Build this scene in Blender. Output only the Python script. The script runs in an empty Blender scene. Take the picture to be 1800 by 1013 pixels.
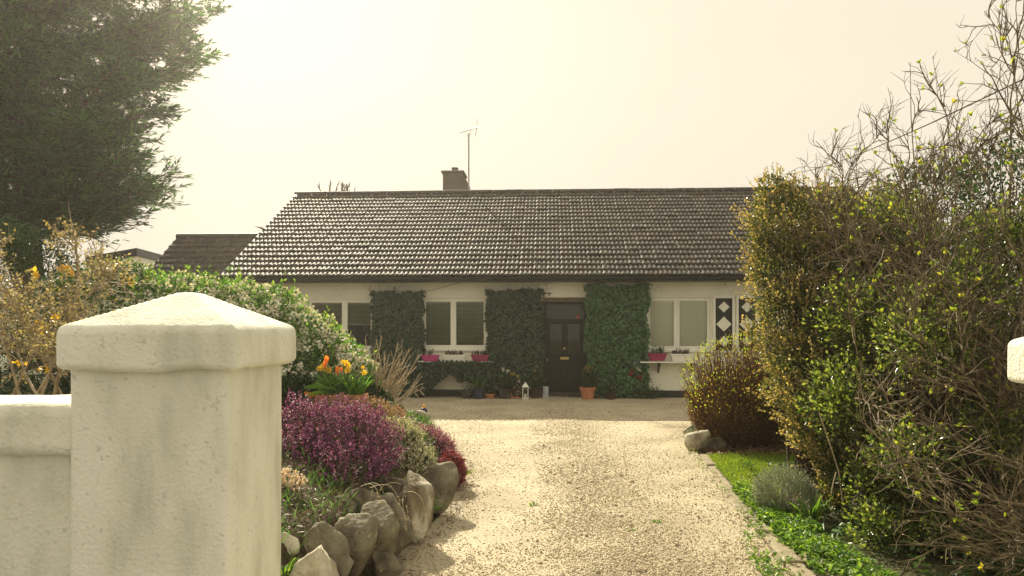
import bpy, math, random
import numpy as np
from mathutils import Matrix, Vector, noise as mnoise

VEIL = 0.0014
GAIN = 1.7
random.seed(11)
RG = np.random.default_rng(11)
scn = bpy.context.scene
COL = scn.collection

# ------------------------------------------------------------------ camera
FPX, CX, HY, EYE = 1250.0, 900.0, 577.0, 1.6
cam_d = bpy.data.cameras.new('camera'); cam = bpy.data.objects.new('camera', cam_d); COL.objects.link(cam)
cam.location = (0, 0, EYE); cam.rotation_euler = (math.radians(90), 0, 0)
cam_d.sensor_width = 36; cam_d.lens = FPX / 1800 * 36
cam_d.shift_y = (HY - 506.5) / 1800
cam_d.clip_start = 0.05; cam_d.clip_end = 3000
scn.camera = cam

# ------------------------------------------------------------------ sun and sky
SUN = Vector((-0.40, 1.0, 0.76)).normalized()
elev = math.asin(SUN.z); azim = math.atan2(SUN.x, SUN.y)
SKY_CREAM = (0.925, 0.855, 0.69)
world = bpy.data.worlds.new('World'); scn.world = world; world.use_nodes = True
nt = world.node_tree; nt.nodes.clear()
wo = nt.nodes.new('ShaderNodeOutputWorld'); bg = nt.nodes.new('ShaderNodeBackground')
sky = nt.nodes.new('ShaderNodeTexSky'); sky.sky_type = 'NISHITA'; sky.sun_disc = False
sky.sun_elevation = elev; sky.sun_rotation = azim
sky.air_density = 1.0; sky.dust_density = 4.0; sky.ozone_density = 1.0
tc = nt.nodes.new('ShaderNodeTexCoord'); mp = nt.nodes.new('ShaderNodeMapping'); mp.inputs['Scale'].default_value = (1, 1, 2.2)
nz = nt.nodes.new('ShaderNodeTexNoise'); nz.inputs['Scale'].default_value = 1.7; nz.inputs['Detail'].default_value = 5
rp = nt.nodes.new('ShaderNodeValToRGB')
rp.color_ramp.elements[0].position = 0.34; rp.color_ramp.elements[0].color = (8.75 / GAIN, 7.85 / GAIN, 6.35 / GAIN, 1)
rp.color_ramp.elements[1].position = 0.62; rp.color_ramp.elements[1].color = (9.25 / GAIN, 8.3 / GAIN, 6.75 / GAIN, 1)
mx = nt.nodes.new('ShaderNodeMix'); mx.data_type = 'RGBA'; mx.inputs[0].default_value = 0.99
L = nt.links
L.new(tc.outputs['Generated'], mp.inputs[0]); L.new(mp.outputs[0], nz.inputs[0]); L.new(nz.outputs[0], rp.inputs[0])
L.new(sky.outputs[0], mx.inputs['A']); L.new(rp.outputs[0], mx.inputs['B'])
L.new(mx.outputs['Result'], bg.inputs[0]); bg.inputs[1].default_value = 0.1
L.new(bg.outputs[0], wo.inputs[0])

sd = bpy.data.lights.new('sun', 'SUN'); sd.energy = 5.0; sd.angle = math.radians(0.5); sd.color = (1.0, 0.90, 0.68)
so = bpy.data.objects.new('sun', sd); COL.objects.link(so); so.location = (-8, 20, 16)
so.rotation_euler = (-SUN).to_track_quat('-Z', 'Y').to_euler()

vs = scn.view_settings; scn.display_settings.display_device = 'sRGB'
vs.view_transform = 'Standard'; vs.look = 'None'; vs.gamma = 1; vs.exposure = math.log2(GAIN); vs.use_curve_mapping = False
cy = scn.cycles
scn.render.engine = 'CYCLES'
cy.max_bounces = 8; cy.diffuse_bounces = 4; cy.glossy_bounces = 3; cy.transmission_bounces = 5
cy.transparent_max_bounces = 10; cy.volume_bounces = 1
cy.use_denoising = True

# ------------------------------------------------------------------ helpers
def P(x, y, Y):
    return np.array([(x - CX) / FPX * Y, Y, EYE + (HY - y) / FPX * Y])
def G(x, y):
    Y = EYE * FPX / (y - HY); return np.array([(x - CX) / FPX * Y, Y, 0.0])

def tag(o, label=None, cat=None, group=None, kind=None):
    if label: o['label'] = label
    if cat: o['category'] = cat
    if group: o['group'] = group
    if kind: o['kind'] = kind
    return o
def empty(name, loc, label, cat, group=None):
    o = bpy.data.objects.new(name, None); COL.objects.link(o); o.location = tuple(loc)
    o.empty_display_size = 0.1
    return tag(o, label, cat, group)
def origin(o):
    p = Vector((0, 0, 0))
    while o is not None:
        p = p + o.location; o = o.parent
    return np.array(p)

def make_mesh(name, V, F, mat, smooth=False):
    V = np.asarray(V, dtype=np.float64).reshape(-1, 3)
    me = bpy.data.meshes.new(name)
    if isinstance(F, np.ndarray) and F.ndim == 2:
        n, k = F.shape
        me.vertices.add(len(V)); me.vertices.foreach_set('co', V.astype(np.float32).ravel())
        me.loops.add(n * k); me.loops.foreach_set('vertex_index', F.astype(np.int32).ravel())
        me.polygons.add(n); me.polygons.foreach_set('loop_start', np.arange(0, n * k, k, dtype=np.int32))
        try: me.polygons.foreach_set('loop_total', np.full(n, k, dtype=np.int32))
        except Exception: pass
        me.update(calc_edges=True)
    else:
        me.from_pydata([tuple(v) for v in V], [], [tuple(int(i) for i in f) for f in F]); me.update()
    if smooth: me.polygons.foreach_set('use_smooth', [True] * len(me.polygons))
    if mat is not None: me.materials.append(mat)
    return me
def part(name, V, F, mat, parent=None, smooth=False, loc=None, **kw):
    """world-space vertices; origin at parent's origin (or at loc)"""
    V = np.asarray(V, dtype=np.float64).reshape(-1, 3)
    base = origin(parent) if parent is not None else np.zeros(3)
    own = np.array(loc, dtype=float) if loc is not None else base
    me = make_mesh(name, V - own, F, mat, smooth)
    o = bpy.data.objects.new(name, me); COL.objects.link(o)
    o.location = tuple(own - base)
    if parent is not None: o.parent = parent
    tag(o, **kw)
    return o
def link_mesh(name, me, matrix, parent=None, **kw):
    o = bpy.data.objects.new(name, me); COL.objects.link(o)
    if parent is not None:
        o.parent = parent
        b = origin(parent); matrix = Matrix.Translation(Vector(-b)) @ matrix
    o.matrix_basis = matrix
    tag(o, **kw); return o

class MB:
    """collects boxes, prisms, lathes and tubes into one mesh"""
    def __init__(s, xf=None): s.V = []; s.F = []; s.xf = xf
    def add(s, V, F):
        n = len(s.V); 
        for v in V: s.V.append(tuple(s.xf(*v)) if s.xf else tuple(v))
        for f in F: s.F.append(tuple(i + n for i in f))
        return s
    def box(s, x0, x1, y0, y1, z0, z1):
        V = [(x0,y0,z0),(x1,y0,z0),(x1,y1,z0),(x0,y1,z0),(x0,y0,z1),(x1,y0,z1),(x1,y1,z1),(x0,y1,z1)]
        return s.add(V, [(0,3,2,1),(4,5,6,7),(0,1,5,4),(1,2,6,5),(2,3,7,6),(3,0,4,7)])
    def cbox(s, x0, x1, y0, y1, z0, z1, b=0.006):
        """box with all four vertical and top edges chamfered"""
        V = []
        for (zz, ins) in ((z0, b), (z0 + b, 0), (z1 - b, 0), (z1, b)):
            xa, xb, ya, yb = x0 + ins, x1 - ins, y0 + ins, y1 - ins
            c = b * 0.9
            V += [(xa+c,ya,zz),(xb-c,ya,zz),(xb,ya+c,zz),(xb,yb-c,zz),(xb-c,yb,zz),(xa+c,yb,zz),(xa,yb-c,zz),(xa,ya+c,zz)]
        F = [tuple(range(7, -1, -1)), tuple(range(24, 32))]
        for r in range(3):
            for i in range(8):
                j = (i + 1) % 8
                F.append((r*8+i, r*8+j, r*8+8+j, r*8+8+i))
        return s.add(V, F)
    def prism(s, pts, f0, f1):
        """polygon pts (list of 3D) extruded: f0, f1 offset vectors"""
        n = len(pts); V = [tuple(np.add(p, f0)) for p in pts] + [tuple(np.add(p, f1)) for p in pts]
        F = [tuple(range(n - 1, -1, -1)), tuple(range(n, 2 * n))]
        for i in range(n):
            j = (i + 1) % n; F.append((i, j, n + j, n + i))
        return s.add(V, F)
    def lathe(s, c, prof, n=20, cap=True):
        V = []; F = []
        for (r, z) in prof:
            for i in range(n):
                a = 2 * math.pi * i / n; V.append((c[0] + r * math.cos(a), c[1] + r * math.sin(a), c[2] + z))
        for k in range(len(prof) - 1):
            for i in range(n):
                j = (i + 1) % n; F.append((k*n+i, k*n+j, k*n+n+j, k*n+n+i))
        if cap:
            F.append(tuple(range(n - 1, -1, -1))); F.append(tuple(range((len(prof)-1)*n, len(prof)*n)))
        return s.add(V, F)
    def tube(s, pts, r, n=6):
        Pn = np.array(pts, dtype=float); R = np.full(len(Pn), r) if np.isscalar(r) else np.array(r)
        V, F = tubes(Pn[None], R[None], n)
        return s.add([tuple(v) for v in V], [tuple(f) for f in F])
    def sphere(s, c, r, n=8, m=6):
        prof = [(max(1e-4, r * math.sin(math.pi * k / m)), -r * math.cos(math.pi * k / m)) for k in range(m + 1)]
        return s.lathe(c, prof, n)
    def build(s, name, mat, parent=None, smooth=False, loc=None, **kw):
        return part(name, s.V, s.F, mat, parent, smooth, loc, **kw)

def unit(v):
    v = np.asarray(v, dtype=float); return v / np.maximum(np.linalg.norm(v, axis=-1, keepdims=True), 1e-9)
def rdir(n): return unit(RG.normal(size=(n, 3)))

def tubes(Pn, R, sides=3):
    """Pn (N,K,3), R (N,K) -> verts, quads"""
    N, K, _ = Pn.shape
    T = np.empty_like(Pn); T[:, 1:-1] = Pn[:, 2:] - Pn[:, :-2]; T[:, 0] = Pn[:, 1] - Pn[:, 0]; T[:, -1] = Pn[:, -1] - Pn[:, -2]
    T = unit(T)
    ref = np.where(np.abs(T[..., 2:3]) > 0.9, np.array([1.0, 0, 0]), np.array([0, 0, 1.0]))
    n1 = unit(np.cross(T, ref)); n2 = np.cross(T, n1)
    a = np.arange(sides) * 2 * math.pi / sides
    V = Pn[:, :, None, :] + R[:, :, None, None] * (np.cos(a)[None, None, :, None] * n1[:, :, None, :] + np.sin(a)[None, None, :, None] * n2[:, :, None, :])
    idx = np.arange(N * K * sides).reshape(N, K, sides)
    i0 = idx[:, :-1, :]; i1 = idx[:, 1:, :]
    F = np.stack([i0, np.roll(i0, -1, 2), np.roll(i1, -1, 2), i1], -1).reshape(-1, 4)
    return V.reshape(-1, 3), F

def grow(start, d, length, K=5, up=0.0, jit=0.25, droop=None):
    """vectorised wandering polylines"""
    start = np.asarray(start, float); d = unit(d); N = len(start)
    length = np.broadcast_to(np.asarray(length, float), (N,))
    out = np.empty((N, K, 3)); out[:, 0] = start
    st = (length / (K - 1))[:, None]
    for k in range(1, K):
        d = d + RG.normal(size=(N, 3)) * jit * 0.6; d[:, 2] += up / (K - 1)
        if droop is not None: d[:, 2] -= droop * k / (K - 1)
        d = unit(d); out[:, k] = out[:, k - 1] + d * st
    return out
def taper(r0, r1, N, K):
    r0 = np.broadcast_to(np.asarray(r0, float), (N,))
    return r0[:, None] * (1 - np.linspace(0, 1, K)[None, :] * (1 - r1))
def side(Pn, n_each, tmin=0.2, ang=0.8, tmax=1.0):
    """start points and directions for side shoots: n_each per parent"""
    N, K, _ = Pn.shape
    pi = np.repeat(np.arange(N), n_each); M = len(pi)
    t = RG.uniform(tmin, tmax, M) * (K - 1); k = np.minimum(t.astype(int), K - 2); f = (t - k)[:, None]
    A = Pn[pi, k]; B = Pn[pi, k + 1]; S = A * (1 - f) + B * f
    T = unit(B - A); r = rdir(M); perp = unit(r - (r * T).sum(1, keepdims=True) * T)
    a = ang * RG.uniform(0.6, 1.3, M)[:, None]
    return S, T * np.cos(a) + perp * np.sin(a), t / (K - 1), pi

def leaf_arrays(C, D, Nrm, Ls, Ws, fold=0.25, bend=0.0):
    """two-triangle folded leaves; C base, D direction, Nrm up"""
    C = np.asarray(C); n = len(C); D = unit(D); S = unit(np.cross(D, Nrm)); U = np.cross(S, D)
    Ls = np.broadcast_to(Ls, (n,))[:, None]; Ws = np.broadcast_to(Ws, (n,))[:, None]
    mid = C + D * Ls * 0.5
    V = np.stack([C, mid + S * Ws * 0.5 + U * Ws * fold, C + D * Ls - U * Ls * bend, mid - S * Ws * 0.5 + U * Ws * fold], 1)
    b = np.arange(n)[:, None] * 4
    F = np.concatenate([b + [0, 1, 2], b + [0, 2, 3]], 0)
    return V.reshape(-1, 3), F
def leaves(name, C, D, Nrm, Ls, Ws, mat, parent, fold=0.25, **kw):
    V, F = leaf_arrays(C, D, Nrm, Ls, Ws, fold)
    return part(name, V, F, mat, parent, **kw)
def join(parts):
    V = []; F = []; n = 0
    for v, f in parts:
        V.append(v); F.append(np.asarray(f) + n); n += len(v)
    return np.concatenate(V), np.concatenate(F)

def lump(Pn, s, seed=0.0, octs=3):
    """cheap smooth pseudo-noise in -1..1"""
    Pn = np.asarray(Pn, float); r = np.zeros(Pn.shape[:-1]); a = 1.0; tot = 0
    for o in range(octs):
        q = Pn * s * (2.03 ** o) + seed + o * 7.3
        r += a * (np.sin(q[..., 0] * 1.7 + 1.3 * np.sin(q[..., 1] * 1.1 + q[..., 2])) * np.cos(q[..., 1] * 1.9 + 1.1 * np.sin(q[..., 2] * 1.3 - q[..., 0])) + 0.6 * np.sin(q[..., 2] * 2.1 + 1.2 * np.cos(q[..., 0] * 1.3)))
        tot += a * 1.4; a *= 0.5
    return r / tot

def blob_points(blobs, n, shell=0.35, lumps=0.16, ls=3.0, seed=0):
    """points in the outer shell of a union of ellipsoids (x,y,z,rx,ry,rz), with outward normals"""
    B = np.array(blobs, float); area = (B[:, 3] * B[:, 4] + B[:, 4] * B[:, 5] + B[:, 3] * B[:, 5])
    pr = area / area.sum(); out = []; outn = []; need = n
    while need > 0:
        m = int(need * 1.8) + 50
        k = RG.choice(len(B), m, p=pr); d = rdir(m)
        rr = 1 - shell * RG.random(m) ** 1.6
        wob = 1 + lumps * lump(d * ls + k[:, None] * 3.7, 1.0, seed)
        Q = B[k, :3] + d * B[k, 3:] * (rr * wob)[:, None]
        nn = unit(d / B[k, 3:])
        inside = np.zeros(m, bool)
        for j in range(len(B)):
            e = (((Q - B[j, :3]) / B[j, 3:]) ** 2).sum(1) < (1 - shell * 0.9) ** 2
            inside |= e & (k != j)
        keep = ~inside & (Q[:, 2] > 0.03)
        out.append(Q[keep]); outn.append(nn[keep]); need -= keep.sum()
        if keep.sum() == 0: break
    return np.concatenate(out)[:n], np.concatenate(outn)[:n]

# ------------------------------------------------------------------ materials
def nodemat(name):
    m = bpy.data.materials.new(name); m.use_nodes = True; n = m.node_tree
    n.nodes.clear(); o = n.nodes.new('ShaderNodeOutputMaterial'); return m, n, o
def ramp(n, stops):
    r = n.nodes.new('ShaderNodeValToRGB'); e = r.color_ramp.elements
    while len(e) < len(stops): e.new(0.5)
    for k, (p, c) in enumerate(stops): e[k].position = p; e[k].color = (*c, 1)
    return r
def surf(name, stops, scale=4.0, rough=0.8, bump=0.0, bscale=None, detail=6, stretch=(1, 1, 1), spec=0.3, metal=0.0, fine=None, distort=0.0, specks=None, bdist=0.02):
    """noise-ramped surface with optional bump, fine speckle"""
    m, n, o = nodemat(name); b = n.nodes.new('ShaderNodeBsdfPrincipled')
    b.inputs['Roughness'].default_value = rough; b.inputs['Specular IOR Level'].default_value = spec; b.inputs['Metallic'].default_value = metal
    tc = n.nodes.new('ShaderNodeTexCoord'); mp = n.nodes.new('ShaderNodeMapping'); mp.inputs['Scale'].default_value = stretch
    n.links.new(tc.outputs['Object'], mp.inputs[0])
    nz = n.nodes.new('ShaderNodeTexNoise'); nz.inputs['Scale'].default_value = scale; nz.inputs['Detail'].default_value = detail; nz.inputs['Distortion'].default_value = distort
    n.links.new(mp.outputs[0], nz.inputs[0])
    if len(stops) == 1: stops = [(0.3, tuple(c * 0.88 for c in stops[0])), (0.7, tuple(min(1, c * 1.1) for c in stops[0]))]
    r = ramp(n, stops); n.links.new(nz.outputs[0], r.inputs[0]); col = r.outputs[0]
    if specks:
        sc, thr, sc_col = specks
        n2 = n.nodes.new('ShaderNodeTexNoise'); n2.inputs['Scale'].default_value = sc; n2.inputs['Detail'].default_value = 4
        n.links.new(tc.outputs['Object'], n2.inputs[0])
        r2 = ramp(n, [(thr, (0, 0, 0)), (thr + 0.06, (1, 1, 1))]); n.links.new(n2.outputs[0], r2.inputs[0])
        mx = n.nodes.new('ShaderNodeMix'); mx.data_type = 'RGBA'; n.links.new(r2.outputs[0], mx.inputs[0]); n.links.new(col, mx.inputs['A']); mx.inputs['B'].default_value = (*sc_col, 1)
        col = mx.outputs['Result']
    n.links.new(col, b.inputs['Base Color'])
    if bump > 0:
        n3 = n.nodes.new('ShaderNodeTexNoise'); n3.inputs['Scale'].default_value = bscale or scale * 4; n3.inputs['Detail'].default_value = 8
        n.links.new(tc.outputs['Object'], n3.inputs[0])
        bp = n.nodes.new('ShaderNodeBump'); bp.inputs['Strength'].default_value = bump; bp.inputs['Distance'].default_value = bdist
        n.links.new(n3.outputs[0], bp.inputs['Height']); n.links.new(bp.outputs[0], b.inputs['Normal'])
    n.links.new(b.outputs[0], o.inputs[0]); return m
def leafmat(name, cols, trans=0.4, rough=0.5, spec=0.4, tcol=1.6, objrand=False):
    """colour varies leaf by leaf; lets light through"""
    m, n, o = nodemat(name)
    g = n.nodes.new('ShaderNodeNewGeometry')
    k = len(cols); r = ramp(n, [((i + 0.5) / k, c) for i, c in enumerate(cols)])
    n.links.new(g.outputs['Random Per Island'], r.inputs[0])
    b = n.nodes.new('ShaderNodeBsdfPrincipled'); b.inputs['Roughness'].default_value = rough; b.inputs['Specular IOR Level'].default_value = spec
    n.links.new(r.outputs[0], b.inputs['Base Color'])
    if trans > 0:
        t = n.nodes.new('ShaderNodeBsdfTranslucent'); v = n.nodes.new('ShaderNodeMix'); v.data_type = 'RGBA'; v.blend_type = 'MULTIPLY'; v.inputs[0].default_value = 1
        n.links.new(r.outputs[0], v.inputs['A']); v.inputs['B'].default_value = (1.25 * tcol, 1.2 * tcol, 0.5 * tcol, 1)
        n.links.new(v.outputs['Result'], t.inputs[0])
        ms = n.nodes.new('ShaderNodeMixShader'); ms.inputs[0].default_value = trans
        n.links.new(b.outputs[0], ms.inputs[1]); n.links.new(t.outputs[0], ms.inputs[2]); n.links.new(ms.outputs[0], o.inputs[0])
    else: n.links.new(b.outputs[0], o.inputs[0])
    return m

MT = {}
MT['render'] = surf('limewashed_render', [(0.30, (0.56, 0.56, 0.45)), (0.42, (0.69, 0.685, 0.56)), (0.55, (0.76, 0.755, 0.63)), (0.7, (0.80, 0.79, 0.67))], scale=6.5, rough=0.85, bump=0.42, bscale=75, stretch=(1, 1, 0.35), specks=(48, 0.62, (0.60, 0.595, 0.485)), distort=0.15)
MT['wall'] = surf('painted_house_wall', [(0.3, (0.76, 0.75, 0.62)), (0.6, (0.85, 0.835, 0.70))], scale=1.6, rough=0.85, bump=0.3, bscale=60, stretch=(1, 1, 0.5), specks=(7, 0.66, (0.60, 0.58, 0.46)))
MT['white'] = surf('white_gloss_paint', [(0.3, (0.78, 0.77, 0.67)), (0.7, (0.85, 0.84, 0.74))], scale=3, rough=0.4)
MT['plinth'] = surf('black_plinth_paint', [(0.3, (0.015, 0.02, 0.02)), (0.7, (0.03, 0.035, 0.035))], scale=4, rough=0.6)
MT['gutter'] = surf('dark_grey_gutter_plastic', [(0.3, (0.012, 0.015, 0.016)), (0.7, (0.022, 0.025, 0.026))], scale=2, rough=0.45)
MT['door'] = surf('dark_brown_door_paint', [(0.3, (0.009, 0.009, 0.008)), (0.7, (0.015, 0.014, 0.012))], scale=6, rough=0.45)
MT['soffit'] = surf('brown_timber', [(0.3, (0.12, 0.09, 0.06)), (0.7, (0.17, 0.13, 0.09))], scale=4, rough=0.7)
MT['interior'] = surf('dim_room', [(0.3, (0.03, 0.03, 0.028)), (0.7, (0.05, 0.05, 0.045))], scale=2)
MT['blind'] = surf('grey_green_blind', [(0.3, (0.26, 0.28, 0.19)), (0.7, (0.33, 0.35, 0.24))], scale=1.2, rough=0.5)
MT['blindw'] = surf('cream_blind', [(0.3, (0.86, 0.85, 0.72)), (0.7, (0.90, 0.89, 0.77))], scale=1.2, rough=0.5)
MT['chimney'] = surf('chimney_render', [(0.3, (0.12, 0.11, 0.085)), (0.7, (0.18, 0.165, 0.13))], scale=5, bump=0.5)
MT['metal'] = surf('dull_aluminium', [(0.3, (0.28, 0.28, 0.25)), (0.7, (0.4, 0.4, 0.36))], scale=8, rough=0.45, metal=0.7)
MT['brass'] = surf('aged_brass', [(0.3, (0.35, 0.26, 0.12)), (0.7, (0.5, 0.38, 0.18))], scale=8, rough=0.35, metal=0.9)
MT['iron'] = surf('black_iron', [(0.3, (0.02, 0.02, 0.02)), (0.7, (0.04, 0.035, 0.03))], scale=8, rough=0.6)
MT['pink'] = surf('magenta_plastic', [(0.3, (0.40, 0.035, 0.16)), (0.7, (0.50, 0.05, 0.22))], scale=6, rough=0.4)
MT['maroon'] = surf('raspberry_plastic', [(0.3, (0.25, 0.03, 0.085)), (0.7, (0.33, 0.04, 0.12))], scale=6, rough=0.4)
MT['red'] = surf('red_plastic', [(0.3, (0.42, 0.03, 0.03)), (0.7, (0.5, 0.05, 0.04))], scale=6, rough=0.5)
MT['terracotta'] = surf('terracotta', [(0.3, (0.36, 0.14, 0.07)), (0.7, (0.52, 0.23, 0.12))], scale=9, rough=0.85, bump=0.3)
MT['bluepot'] = surf('dark_blue_glaze', [(0.3, (0.02, 0.03, 0.06)), (0.7, (0.035, 0.05, 0.09))], scale=6, rough=0.3)
MT['greypot'] = surf('charcoal_pot', [(0.3, (0.03, 0.03, 0.03)), (0.7, (0.06, 0.055, 0.05))], scale=6, rough=0.6)
MT['brownpot'] = surf('dark_brown_pot', [(0.3, (0.035, 0.018, 0.015)), (0.7, (0.06, 0.03, 0.025))], scale=6, rough=0.6)
MT['concrete'] = surf('weathered_concrete', [(0.3, (0.22, 0.185, 0.12)), (0.7, (0.38, 0.33, 0.225))], scale=7, rough=0.9, bump=0.6, bscale=50, specks=(30, 0.62, (0.2, 0.2, 0.1)))
MT['slab'] = surf('grey_block', [(0.3, (0.28, 0.3, 0.3)), (0.7, (0.5, 0.52, 0.52))], scale=30, rough=0.9)
MT['soil'] = surf('garden_soil', [(0.3, (0.045, 0.032, 0.018)), (0.7, (0.13, 0.095, 0.055))], scale=14, rough=0.95, bump=1.0, bscale=50, bdist=0.05)
MT['ground'] = surf('rough_ground', [(0.3, (0.05, 0.045, 0.02)), (0.5, (0.07, 0.08, 0.025)), (0.7, (0.12, 0.10, 0.055))], scale=6, rough=0.95, bump=1.0, bscale=40, bdist=0.04)
MT['paving'] = surf('grey_pavement', [(0.3, (0.24, 0.23, 0.2)), (0.7, (0.34, 0.32, 0.28))], scale=5, rough=0.9, bump=0.3, specks=(60, 0.62, (0.18, 0.17, 0.15)))
MT['bark'] = surf('brown_bark', [(0.3, (0.045, 0.033, 0.022)), (0.7, (0.13, 0.10, 0.07))], scale=25, rough=0.9, bump=0.8, stretch=(1, 1, 0.3))
MT['twig'] = surf('grey_brown_twig', [(0.35, (0.04, 0.03, 0.018)), (0.65, (0.25, 0.195, 0.12))], scale=18, rough=0.7)
MT['tantwig'] = surf('tan_twig', [(0.3, (0.19, 0.145, 0.09)), (0.7, (0.40, 0.32, 0.21))], scale=18, rough=0.7)
MT['redtwig'] = surf('russet_twig', [(0.3, (0.075, 0.037, 0.018)), (0.7, (0.20, 0.105, 0.05))], scale=12, rough=0.7)
MT['deadtwig'] = surf('dry_stalk', [(0.3, (0.30, 0.24, 0.15)), (0.7, (0.52, 0.43, 0.29))], scale=18, rough=0.8)
MT['greenstem'] = surf('green_stem', [(0.3, (0.05, 0.12, 0.03)), (0.7, (0.10, 0.2, 0.05))], scale=18, rough=0.6)
MT['stone'] = surf('rockery_rock', [(0.30, (0.07, 0.06, 0.042)), (0.44, (0.15, 0.13, 0.09)), (0.58, (0.21, 0.19, 0.135)), (0.72, (0.42, 0.39, 0.29))], scale=7, rough=0.9, bump=1.0, bscale=26, bdist=0.03, specks=(16, 0.64, (0.34, 0.32, 0.22)))
MT['palestone'] = surf('whitewashed_rock', [(0.30, (0.20, 0.17, 0.11)), (0.44, (0.36, 0.32, 0.23)), (0.58, (0.55, 0.52, 0.41)), (0.72, (0.70, 0.67, 0.55))], scale=6, rough=0.85, bump=1.0, bscale=22, bdist=0.025, specks=(14, 0.64, (0.36, 0.35, 0.24)))

def tilemat(name, k):
    m, n, o = nodemat(name); b = n.nodes.new('ShaderNodeBsdfPrincipled'); b.inputs['Roughness'].default_value = 0.62; b.inputs['Specular IOR Level'].default_value = 0.25
    g = n.nodes.new('ShaderNodeNewGeometry'); oi = n.nodes.new('ShaderNodeObjectInfo')
    ad = n.nodes.new('ShaderNodeMath'); ad.operation = 'ADD'; fr = n.nodes.new('ShaderNodeMath'); fr.operation = 'FRACT'
    n.links.new(g.outputs['Random Per Island'], ad.inputs[0]); n.links.new(oi.outputs['Random'], ad.inputs[1]); n.links.new(ad.outputs[0], fr.inputs[0])
    r = ramp(n, [(0.0, tuple(c*k for c in (0.070, 0.066, 0.056))), (0.4, tuple(c*k for c in (0.10, 0.093, 0.078))), (0.75, tuple(c*k for c in (0.125, 0.105, 0.085))), (0.9, tuple(c*k for c in (0.135, 0.092, 0.074))), (1.0, tuple(c*k for c in (0.16, 0.145, 0.115)))])
    n.links.new(fr.outputs[0], r.inputs[0])
    nz = n.nodes.new('ShaderNodeTexNoise'); nz.inputs['Scale'].default_value = 9; nz.inputs['Detail'].default_value = 6
    n.links.new(g.outputs['Position'], nz.inputs[0])
    r2 = ramp(n, [(0.57, (0, 0, 0)), (0.68, (1, 1, 1))]); n.links.new(nz.outputs[0], r2.inputs[0])
    mx = n.nodes.new('ShaderNodeMix'); mx.data_type = 'RGBA'; n.links.new(r2.outputs[0], mx.inputs[0]); n.links.new(r.outputs[0], mx.inputs['A']); mx.inputs['B'].default_value = (0.17, 0.155, 0.115, 1)
    at = n.nodes.new('ShaderNodeAttribute'); at.attribute_name = 'nose_highlight'
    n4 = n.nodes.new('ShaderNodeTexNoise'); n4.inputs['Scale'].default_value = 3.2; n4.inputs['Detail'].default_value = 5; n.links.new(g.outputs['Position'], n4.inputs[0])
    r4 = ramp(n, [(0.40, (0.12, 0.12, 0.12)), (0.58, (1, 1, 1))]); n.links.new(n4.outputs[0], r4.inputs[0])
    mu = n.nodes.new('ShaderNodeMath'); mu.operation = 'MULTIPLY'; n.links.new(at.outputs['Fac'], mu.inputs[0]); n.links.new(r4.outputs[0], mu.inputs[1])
    m5 = n.nodes.new('ShaderNodeMix'); m5.data_type = 'RGBA'; n.links.new(mu.outputs[0], m5.inputs[0]); n.links.new(mx.outputs['Result'], m5.inputs['A']); m5.inputs['B'].default_value = (0.085, 0.08, 0.062, 1)  # paler roll crests at the noses: highlights put into the tile colour
    n.links.new(m5.outputs['Result'], b.inputs['Base Color'])
    bp = n.nodes.new('ShaderNodeBump'); bp.inputs['Strength'].default_value = 0.5; bp.inputs['Distance'].default_value = 0.01
    n3 = n.nodes.new('ShaderNodeTexNoise'); n3.inputs['Scale'].default_value = 60; n.links.new(g.outputs['Position'], n3.inputs[0]); n.links.new(n3.outputs[0], bp.inputs['Height']); n.links.new(bp.outputs[0], b.inputs['Normal'])
    n.links.new(b.outputs[0], o.inputs[0]); return m
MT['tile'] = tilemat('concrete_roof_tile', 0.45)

def glassmat():
    m, n, o = nodemat('window_glass'); t = n.nodes.new('ShaderNodeBsdfTransparent'); g = n.nodes.new('ShaderNodeBsdfGlossy'); g.inputs['Roughness'].default_value = 0.02
    g.inputs['Color'].default_value = (0.9, 0.95, 0.92, 1); t.inputs[0].default_value = (0.97, 0.98, 0.97, 1)
    f = n.nodes.new('ShaderNodeFresnel'); f.inputs[0].default_value = 1.28; ms = n.nodes.new('ShaderNodeMixShader')
    n.links.new(f.outputs[0], ms.inputs[0]); n.links.new(t.outputs[0], ms.inputs[1]); n.links.new(g.outputs[0], ms.inputs[2]); n.links.new(ms.outputs[0], o.inputs[0]); return m
MT['glass'] = glassmat()

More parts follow.
